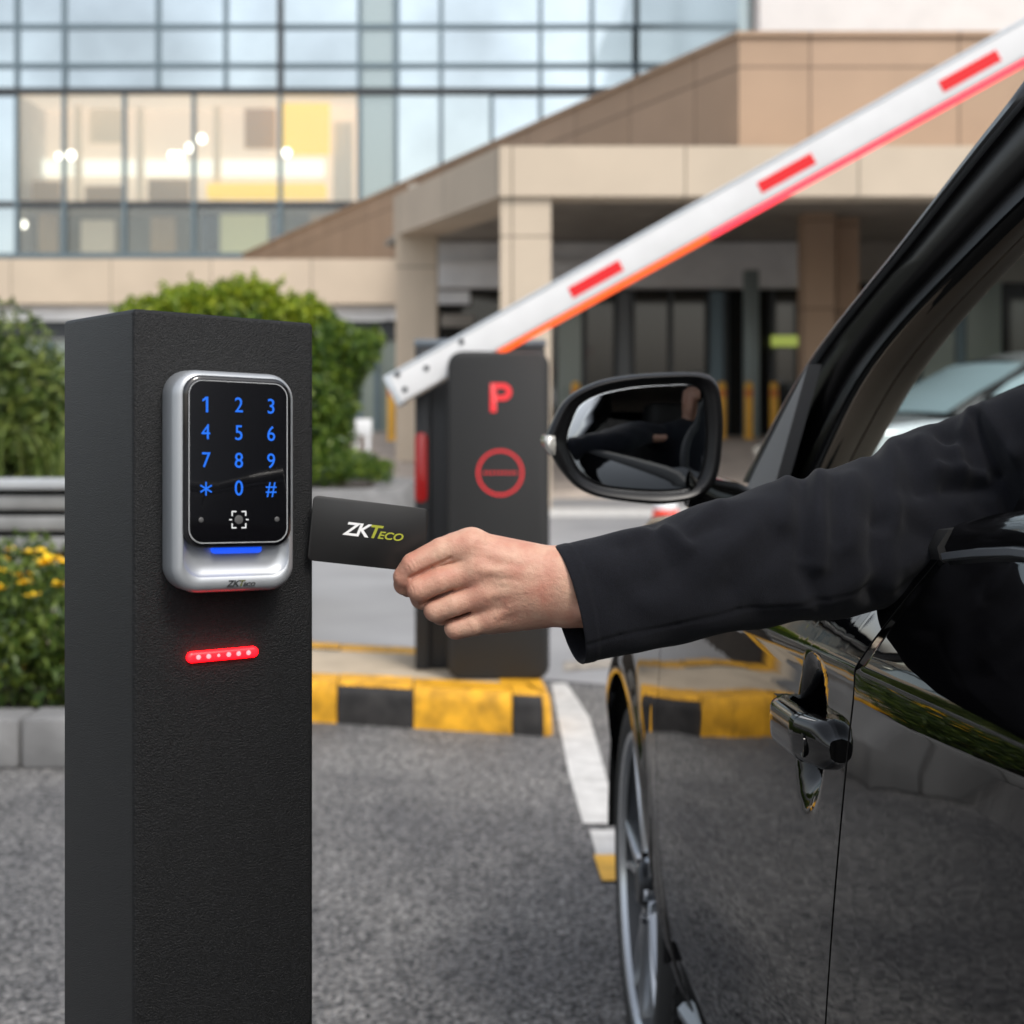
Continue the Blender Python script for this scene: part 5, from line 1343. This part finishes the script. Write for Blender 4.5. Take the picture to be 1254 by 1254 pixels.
# hand, in photo pixels at the hand's distance (z towards the viewer), 0.62 mm each
HD = 1.182
def hand(X, Y, Z):
    # back of the hand: four metacarpals, wrist, heel, thumb ball
    palm = cone(X, Y, Z, (700, 704, -2), (790, 722, -28), 33, 33)
    palm = smin(palm, cone(X, Y, Z, (698, 736, -8), (790, 752, -30), 31, 31), 22)
    for a, b, ra, rb in (((690, 703, -2), (578, 671, 3), 30.5, 21.5), ((690, 712, 2), (584, 697, 8), 30, 19.5), ((690, 722, 0), (592, 727, 5), 30, 18.5), ((690, 735, -8), (603, 754, -3), 30, 18),
                         ((655, 744, -22), (598, 757, -20), 27, 22), ((660, 715, -26), (592, 712, -34), 30, 24), ((640, 706, -16), (585, 690, -18), 30, 22), ((655, 722, -4), (600, 716, -6), 30, 25)):
        palm = smin(palm, cone(X, Y, Z, a, b, ra, rb), 17)
    for c, r in (((577, 667.5, 6), 19.5), ((585, 693, 12), 18), ((592, 724, 9), 16.5), ((603, 753, 2), 15.5)):
        palm = smin(palm, ball(X, Y, Z, c, r), 10)
    for a, b, r in (((660, 700, 25.5), (592, 695, 27.0), 2.6), ((655, 692, 22), (588, 673, 20), 2.6), ((662, 714, 25), (598, 725, 23), 2.4), ((660, 728, 21), (610, 750, 15.5), 2.2)):
        palm = smin(palm, cone(X, Y, Z, a, b, r, r), 9)
    # faint veins
    for pts in (((664, 712, 26.8), (648, 709, 27.6), (634, 713, 27.4), (618, 711, 27)), ((650, 738, 20), (636, 734, 22.4), (624, 738, 21))):
        for a, b in zip(pts, pts[1:]): palm = smin(palm, cone(X, Y, Z, a, b, 1.5, 1.5), 6)
    palm = smin(palm, ball(X, Y, Z, (716, 742, 20), 13), 12)
    idx = chain(X, Y, Z, [(577, 668, 3, 20), (558, 670.5, 6, 19), (541, 675, 8, 17.4), (507.5, 691, 10, 15.6), (496.5, 706, 4, 14.6), (495, 716, -5, 13.2), (499, 721.5, -13, 11.5)], 1.5)
    mid = chain(X, Y, Z, [(584, 697, 9, 17.5), (539, 710, 14, 16.8), (515, 719.5, 14, 16), (517, 732, -6, 15), (534, 738, -20, 14), (552, 736, -30, 12.5)], 1.5)
    rng_ = chain(X, Y, Z, [(592, 727, 7, 17), (556, 738.5, 10, 16.2), (534.5, 745.5, 9, 15.2), (540, 753, -10, 13.8), (556, 754, -26, 13.5), (574, 748, -36, 12)], 1.5)
    pin = chain(X, Y, Z, [(603, 754, -1, 16), (580, 763.5, 3, 14.8), (558.5, 768.5, 2, 14.2), (562, 771, -16, 13), (576, 768, -28, 12), (592, 760, -34, 11)], 1.5)
    thb = chain(X, Y, Z, [(655, 712, -34, 24), (604, 702, -45, 19), (556, 693, -44, 16), (527, 694, -37, 14.5), (505, 699, -29, 11.5)], 8)
    f = idx
    for q in (mid, rng_, pin): f = smin(f, q, 1.2)
    f = smin(f, thb, 1.5)
    g = smin(palm, f, 8)
    for pts in (((553, 681), (530, 692), (503, 705)), ((556, 719.5), (540, 727), (517, 739)), ((575, 748.5), (560, 755), (543, 763))):
        for a, b in zip(pts, pts[1:]):
            dx, dy = b[0]-a[0], b[1]-a[1]; t = np.clip(((X-a[0])*dx+(Y-a[1])*dy)/(dx*dx+dy*dy), 0, 1)
            g = g+2.2*np.exp(-(((X-a[0]-t*dx)**2+(Y-a[1]-t*dy)**2)/5.0))*np.clip((Z+12)/8, 0, 1)
    # skin folds over the middle joints and knuckles
    for cx_, cy_, ux, uy, ln, am in ((507, 690, .38, .92, 7, 1.5), (511.5, 688.5, .38, .92, 8, 1.2), (502.5, 693, .45, .9, 6, 1.3), (516, 687, .38, .92, 6, .7),
                                  (508, 718, .3, .95, 6.5, 1.4), (512, 717, .3, .95, 7, 1.0), (504, 720, .35, .94, 5, 1.1), (530, 744, .3, .95, 6, 1.1), (534, 743, .3, .95, 6, .8), (554, 767, .25, .97, 5, .9),
                                  (545, 679, .38, .92, 7, .2), (574, 664, .5, .86, 8, .28), (582, 692, .45, .9, 8, .28), (590, 724, .4, .92, 7, .28)):
        vx, vy = uy, -ux
        a = (X-cx_)*ux+(Y-cy_)*uy; c = (X-cx_)*vx+(Y-cy_)*vy+.012*a*a
        g = g+.42*am*np.exp(-(c/1.1)**2)*np.clip(1-(a/ln)**2, 0, 1)*(Z > 0)
    return g
V, Fc = surface_nets(lambda X, Y, Z: hand(X, Y, Z), (472, 634, -78), (832, 812, 52), .95)
V = relax(V, Fc, 2, .4)
k_ = HD/F
HV = np.stack([(V[:, 0]-CX)*k_, HD-V[:, 2]*k_, CH-(V[:, 1]-HY)*k_], 1)
HF = Fc[:, ::-1]
# body, in car space (metres): seated, left arm out of the window
sh_l = Vector((.47, -1.585, 1.15))
def torso_sd(X, Y, Z, g=0):
    f = chain(X, Y, Z, [(.58, -1.52, .66, .155+g), (.58, -1.56, .85, .145+g), (.58, -1.60, 1.02, .165+g), (.58, -1.60, 1.12, .15+g)], .06)
    f = smin(f, cone(X, Y, Z, (.42, -1.585, 1.155), (.74, -1.585, 1.155), .075+g, .075+g), .07)
    f = smin(f, cone(X, Y, Z, (.77, -1.58, 1.14), (.84, -1.40, .92), .062+g, .052+g), .05)
    f = smin(f, cone(X, Y, Z, (.84, -1.40, .92), (.72, -1.20, .86), .05+g, .04+g), .04)
    return f
def leg_sd(X, Y, Z, g=0):
    f = None
    for s in (-.1, .1):
        q = chain(X, Y, Z, [(.58+s, -1.48, .64, .10+g), (.58+s*1.5, -1.02, .68, .075+g), (.58+s*1.5, -.78, .38, .052+g)], .05); f = q if f is None else smin(f, q, .03)
    return smin(f, ball(X, Y, Z, (.58, -1.50, .64), (.19+g, .16+g, .13+g)), .05)
HC = (.575, -1.535, 1.395)
def head_sd(X, Y, Z):
    f = ball(X, Y, Z, HC, (.077, .098, .108))
    f = smin(f, ball(X, Y, Z, (HC[0]-.012, HC[1]+.045, HC[2]-.075), (.055, .052, .055)), .03)       # jaw
    f = smin(f, cone(X, Y, Z, (HC[0]-.016, HC[1]+.094, HC[2]+.012), (HC[0]-.018, HC[1]+.116, HC[2]-.022), .009, .015), .012)
    for s in (-1, 1):
        f = smin(f, ball(X, Y, Z, (HC[0]+s*.078, HC[1]-.002, HC[2]-.01), (.011, .02, .032)), .008)
        f = -smin(-f, ball(X, Y, Z, (HC[0]+s*.032-.012, HC[1]+.098, HC[2]+.012), .017), .012)
    f = smin(f, cone(X, Y, Z, (HC[0]-.034, HC[1]+.092, HC[2]-.052), (HC[0]+.006, HC[1]+.092, HC[2]-.052), .007, .007), .008)
    f = smin(f, cone(X, Y, Z, (HC[0], HC[1]-.02, HC[2]-.06), (.58, -1.585, 1.15), .058, .064), .03)
    return f
def hand_r(X, Y, Z):
    f = ball(X, Y, Z, (.69, -1.13, .85), (.042, .05, .026))
    for i in range(4):
        x = .660+.019*i; q = chain(X, Y, Z, [(x, -1.10, .855, .0115), (x-.004, -1.06, .848, .0105), (x-.006, -1.032, .825, .009)], .005); f = smin(f, q, .006)
    return smin(smin(f, chain(X, Y, Z, [(.655, -1.16, .85, .014), (.630, -1.12, .84, .012), (.628, -1.09, .83, .010)], .005), .012), cone(X, Y, Z, (.72, -1.21, .862), (.695, -1.15, .852), .032, .03), .02)
def w2(px_, py_, D): return np.array(P(px_, py_, D))
# sleeve: rings read off the photo's outline, swept with wrinkles
ST = [(678, 670, 712, 812, 1.182), (712, 661.5, 742, 806, 1.188), (760, 650, 790, 795.5, 1.197), (815, 634, 846, 784, 1.208), (870, 614, 905, 771.5, 1.222), (925, 598.5, 962, 763, 1.238), (980, 583, 1012, 758, 1.255), (1030, 574, 1058, 752, 1.275), (1075, 556, 1110, 740, 1.298), (1120, 528, 1160, 722, 1.318), (1165, 513, 1215, 708, 1.325), (1205, 495, 1275, 690, 1.318), (1254, 473, 1335, 668, 1.30), (1320, 448, 1420, 650, 1.27), (1400, 425, 1510, 640, 1.235), (1470, 415, 1590, 640, 1.215), (1590, 428, 1690, 640, 1.20), (1700, 452, 1780, 622, 1.19)]
NR, NA = 260, 168
def catm(T, t):
    i = min(int(t), len(T)-2); f = t-i; g = lambda k: np.array(T[min(max(k, 0), len(T)-1)], float)
    a, b, c, d = g(i-1), g(i), g(i+1), g(i+2)
    if i == 0: a = 2*b-c
    return .5*((2*b)+(c-a)*f+(2*a-5*b+4*c-d)*f*f+(3*b-a-3*c+d)*f**3)
def sleeve_ring(t, sc=1.0):
    x0, y0, x1, y1, D = catm(ST, t); top = w2(x0, y0, D); bot = w2(x1, y1, D); c = (top+bot)/2; up = (top-bot)/2*sc
    t2 = min(t+.05, len(ST)-1); t1 = max(t-.05, 0)
    a = catm(ST, t1); b = catm(ST, t2)
    dr = (w2(b[0], b[1], b[4])+w2(b[2], b[3], b[4])-w2(a[0], a[1], a[4])-w2(a[2], a[3], a[4])); dr /= np.linalg.norm(dr)
    sd_ = np.cross(dr, up); sd_ /= np.linalg.norm(sd_)
    if sd_[1] > 0: sd_ = -sd_
    depth = np.linalg.norm(up)*(.66+.10*sstep(0, 8, t))
    ang = np.linspace(0, 2*np.pi, NA, endpoint=False); ca, sa = np.cos(ang), np.sin(ang)
    e = .92
    ca = np.sign(ca)*np.abs(ca)**e; sa = np.sign(sa)*np.abs(sa)**e
    return c+np.outer(ca, up)+np.outer(sa, sd_*depth), c, sa
def arm_pt(t, r):
    R_, c, sa = sleeve_ring(t); return (*c, r)
def body_sd(X, Y, Z):
    f = smin(torso_sd(X, Y, Z), head_sd(X, Y, Z), .03)
    f = smin(f, leg_sd(X, Y, Z), .04)
    return smin(f, hand_r(X, Y, Z), .012)
man = thing('person', 'driver in dark navy jacket reaching out of the car window holding a card', 'person', CO+CR*.58+CF*-1.52+Vector((0, 0, .55)))
inv = mw(man).inverted()
def car_to_world(V): return np.array(CO)[None]+V[:, :1]*np.array(CR)+V[:, 1:2]*np.array(CF)+np.array([0, 0, 1.])*V[:, 2:3]
V2, F2 = surface_nets(body_sd, (.3, -1.85, .3), (1.0, -.65, 1.56), .0085); V2 = relax(V2, F2, 2); V2 = car_to_world(V2)
# forearm and upper arm inside the sleeve join the hand to the shoulder
def w2(px_, py_, D): return np.array(P(px_, py_, D))
arm_pts = [arm_pt(1.6, .021), arm_pt(3.5, .023), arm_pt(6, .027), arm_pt(8, .028), arm_pt(10.5, .030), arm_pt(12.5, .034), (*(np.array(CO+CR*sh_l.x+CF*sh_l.y)+np.array([0, 0, sh_l.z])), .035)]
Va, Fa = surface_nets(lambda X, Y, Z: chain(X, Y, Z, arm_pts, .02), (-.0, 1.05, .93), (.75, 1.45, 1.28), .006); Va = relax(Va, Fa, 2)
VV = np.concatenate([HV, V2, Va]); FF = np.concatenate([HF, F2+len(HV), Fa+len(HV)+len(V2)])
me = bpy.data.meshes.new('body'); me.from_pydata(VV.tolist(), [], FF.tolist()); me.update()
link('body', me, M['skin'], man, True, 180)
# clothes
Vj, Fj = surface_nets(lambda X, Y, Z: np.maximum(torso_sd(X, Y, Z, .017), -np.minimum(cone(X, Y, Z, (.58, -1.56, 1.15), (.58, -1.54, 1.4), .03, .085), Y*0+9)), (.28, -1.9, .55), (1.05, -1.1, 1.32), .008); Vj = relax(Vj, Fj, 2); Vj = car_to_world(Vj)
Vt, Ft = surface_nets(lambda X, Y, Z: leg_sd(X, Y, Z, .012), (.3, -1.8, .33), (.95, -.65, .88), .010); Vt = car_to_world(relax(Vt, Ft, 2))
me = bpy.data.meshes.new('trousers'); me.from_pydata(Vt.tolist(), [], Ft.tolist()); me.update(); link('trousers', me, M['trouser'], man, True, 180)
Vh, Fh = surface_nets(lambda X, Y, Z: np.maximum(ball(X, Y, Z, HC, (.086, .107, .117)), -np.minimum(Z-(HC[2]+.045)+(HC[1]+.03-Y)*1.1, 9)), (.45, -1.68, 1.25), (.70, -1.38, 1.54), .006); Vh = car_to_world(relax(Vh, Fh, 2))
me = bpy.data.meshes.new('hair'); me.from_pydata(Vh.tolist(), [], Fh.tolist()); me.update(); link('hair', me, M['hair'], man, True, 180)
for s in (-1, 1):
    bm = bmesh.new(); c = np.array([[HC[0]+s*.032-.012, HC[1]+.080, HC[2]+.012]]); bmesh.ops.create_uvsphere(bm, u_segments=14, v_segments=10, radius=.0125, matrix=Matrix.Translation(Vector(car_to_world(c)[0]))); ey_ = from_bm('eye', bm, M['eye'], man, True, 180)
    bm = bmesh.new(); c = np.array([[HC[0]+s*.032-.0125, HC[1]+.0885, HC[2]+.012]]); bmesh.ops.create_uvsphere(bm, u_segments=12, v_segments=8, radius=.0055, matrix=Matrix.Translation(Vector(car_to_world(c)[0]))); from_bm('iris', bm, M['hair'], ey_, True, 180)
    bm = bmesh.new(); c = Vector(car_to_world(np.array([[.58+s*.15, -.70, .32]]))[0]); add_box(bm, c-Vector((.05, .09, .06)), c+Vector((.05, .17, .02)), .03, 3); from_bm('shoe', bm, M['shoe'], man, True, 180)
FOLDS = [  # x0,y0,x1,y1, millimetres out(+)/in(-), width in pixels
    (812, 648, 842, 672, 2.6, 9), (768, 662, 792, 650, 1.6, 8), (760, 668, 776, 664, -1.0, 8), (800, 640, 822, 690, -1.8, 12), (850, 640, 882, 618, 1.8, 9), (845, 660, 880, 640, -1.6, 10),
    (735, 690, 790, 740, 1.0, 16), (770, 720, 850, 700, -1.4, 20), (860, 700, 920, 650, 2.2, 20), (900, 720, 960, 660, -2.0, 18), (895, 690, 940, 650, -1.2, 14),
    (965, 592, 960, 640, 2.4, 10), (985, 590, 985, 680, -3.2, 10), (1003, 585, 1000, 690, 3.4, 12), (985, 700, 1000, 740, -2.5, 12), (1022, 590, 1022, 660, -2.0, 9), (1043, 585, 1036, 665, 2.2, 12),
    (1071, 556, 1074, 640, -2.2, 11), (1060, 566, 1056, 640, 1.7, 17), (1090, 555, 1096, 640, 3.4, 12), (1074, 640, 1066, 725, -2.0, 13), (1050, 660, 1044, 730, 1.8, 16), (1085, 660, 1090, 725, 2.5, 12),
    (1100, 600, 1195, 590, -2.0, 16), (1150, 576, 1205, 583, 3.6, 8), (1160, 596, 1212, 600, -2.6, 9), (1152, 528, 1166, 540, -5.0, 8), (1168, 545, 1180, 590, 3.2, 9), (1190, 510, 1182, 530, 4.5, 9),
    (1197, 516, 1222, 580, -5.0, 8), (1205, 505, 1245, 560, 4.0, 12), (1222, 580, 1250, 660, -3.2, 11), (1245, 560, 1280, 660, 3.6, 14), (1110, 690, 1200, 650, 2.5, 14), (1110, 640, 1160, 680, -2.2, 14), (1180, 620, 1230, 670, 2.0, 13), (1075, 735, 1130, 712, -2.0, 10),
    (1000, 745, 1060, 700, 2.2, 14), (940, 740, 990, 735, 1.6, 12), (1090, 540, 1120, 545, 2.0, 8), (1110, 550, 1130, 600, -2.0, 10), (1128, 540, 1150, 590, 2.6, 12)]
SEAM = [(705, 793), (760, 779), (830, 766), (905, 748), (960, 742), (1010, 733), (1060, 718)]
rows = []
for i in range(NR):
    t = (len(ST)-1)*(i/(NR-1))
    R_, c, sa = sleeve_ring(t)
    nrm = R_-c; nrm /= np.linalg.norm(nrm, axis=1)[:, None]
    px_ = CX+F*R_[:, 0]/R_[:, 1]; py_ = HY-F*(R_[:, 2]-CH)/R_[:, 1]
    dsp = np.zeros(NA); front = np.clip((sa+.55)/.5, 0, 1)
    for x0, y0, x1, y1, am, wd in FOLDS:
        dx, dy = x1-x0, y1-y0; tt = np.clip(((px_-x0)*dx+(py_-y0)*dy)/(dx*dx+dy*dy), 0, 1)
        d2 = (px_-x0-tt*dx)**2+(py_-y0-tt*dy)**2
        dsp += am*.0017*np.exp(-d2/(wd*wd))*front
    for (x0, y0), (x1, y1) in zip(SEAM, SEAM[1:]):
        dx, dy = x1-x0, y1-y0; tt = np.clip(((px_-x0)*dx+(py_-y0)*dy)/(dx*dx+dy*dy), 0, 1)
        d2 = (px_-x0-tt*dx)**2+(py_-y0-tt*dy)**2; dsp = np.minimum(dsp, dsp-.0009*np.exp(-d2/6.0)*front)
    th_ = np.arange(NA)/NA*2*np.pi
    dsp += .0013*np.sin(3*th_+t*1.7)*np.sin(t*2.3+1)*sstep(.3, 2, t)+.0008*np.sin(5*th_-t*3.1)*sstep(.5, 2, t)
    # hem fold at the cuff
    if t < .9: dsp += .0007*(1-sstep(.50, .56, t))
    rows.append(R_+nrm*dsp[:, None])
inner = []
for k, (t, sc) in enumerate(((0, .985), (.03, .965), (.25, .955), (.7, .95))):
    R_, c, _ = sleeve_ring(t, 1); inner.append(c+(R_-c)*sc)
inner[0] = rows[0]*.5+inner[0]*.5-0.0008*(rows[1]-rows[0])/np.linalg.norm(rows[1]-rows[0], axis=1)[:, None]
allr = list(reversed(inner))+rows
SV = np.concatenate(allr); n_r = len(allr); ii = np.arange(NA); jj = (ii+1) % NA
SF = np.concatenate([np.stack([r*NA+ii, r*NA+jj, (r+1)*NA+jj, (r+1)*NA+ii], 1) for r in range(n_r-1)])
JV = np.concatenate([SV, Vj]); JF = np.concatenate([SF, Fj+len(SV)])
me = bpy.data.meshes.new('jacket'); me.from_pydata(JV.tolist(), [], JF.tolist()); me.update()
bm = bmesh.new(); bm.from_mesh(me); bmesh.ops.recalc_face_normals(bm, faces=bm.faces); bm.to_mesh(me); bm.free()
link('jacket', me, M['wool'], man, True, 180)
cuf = bpy.data.objects
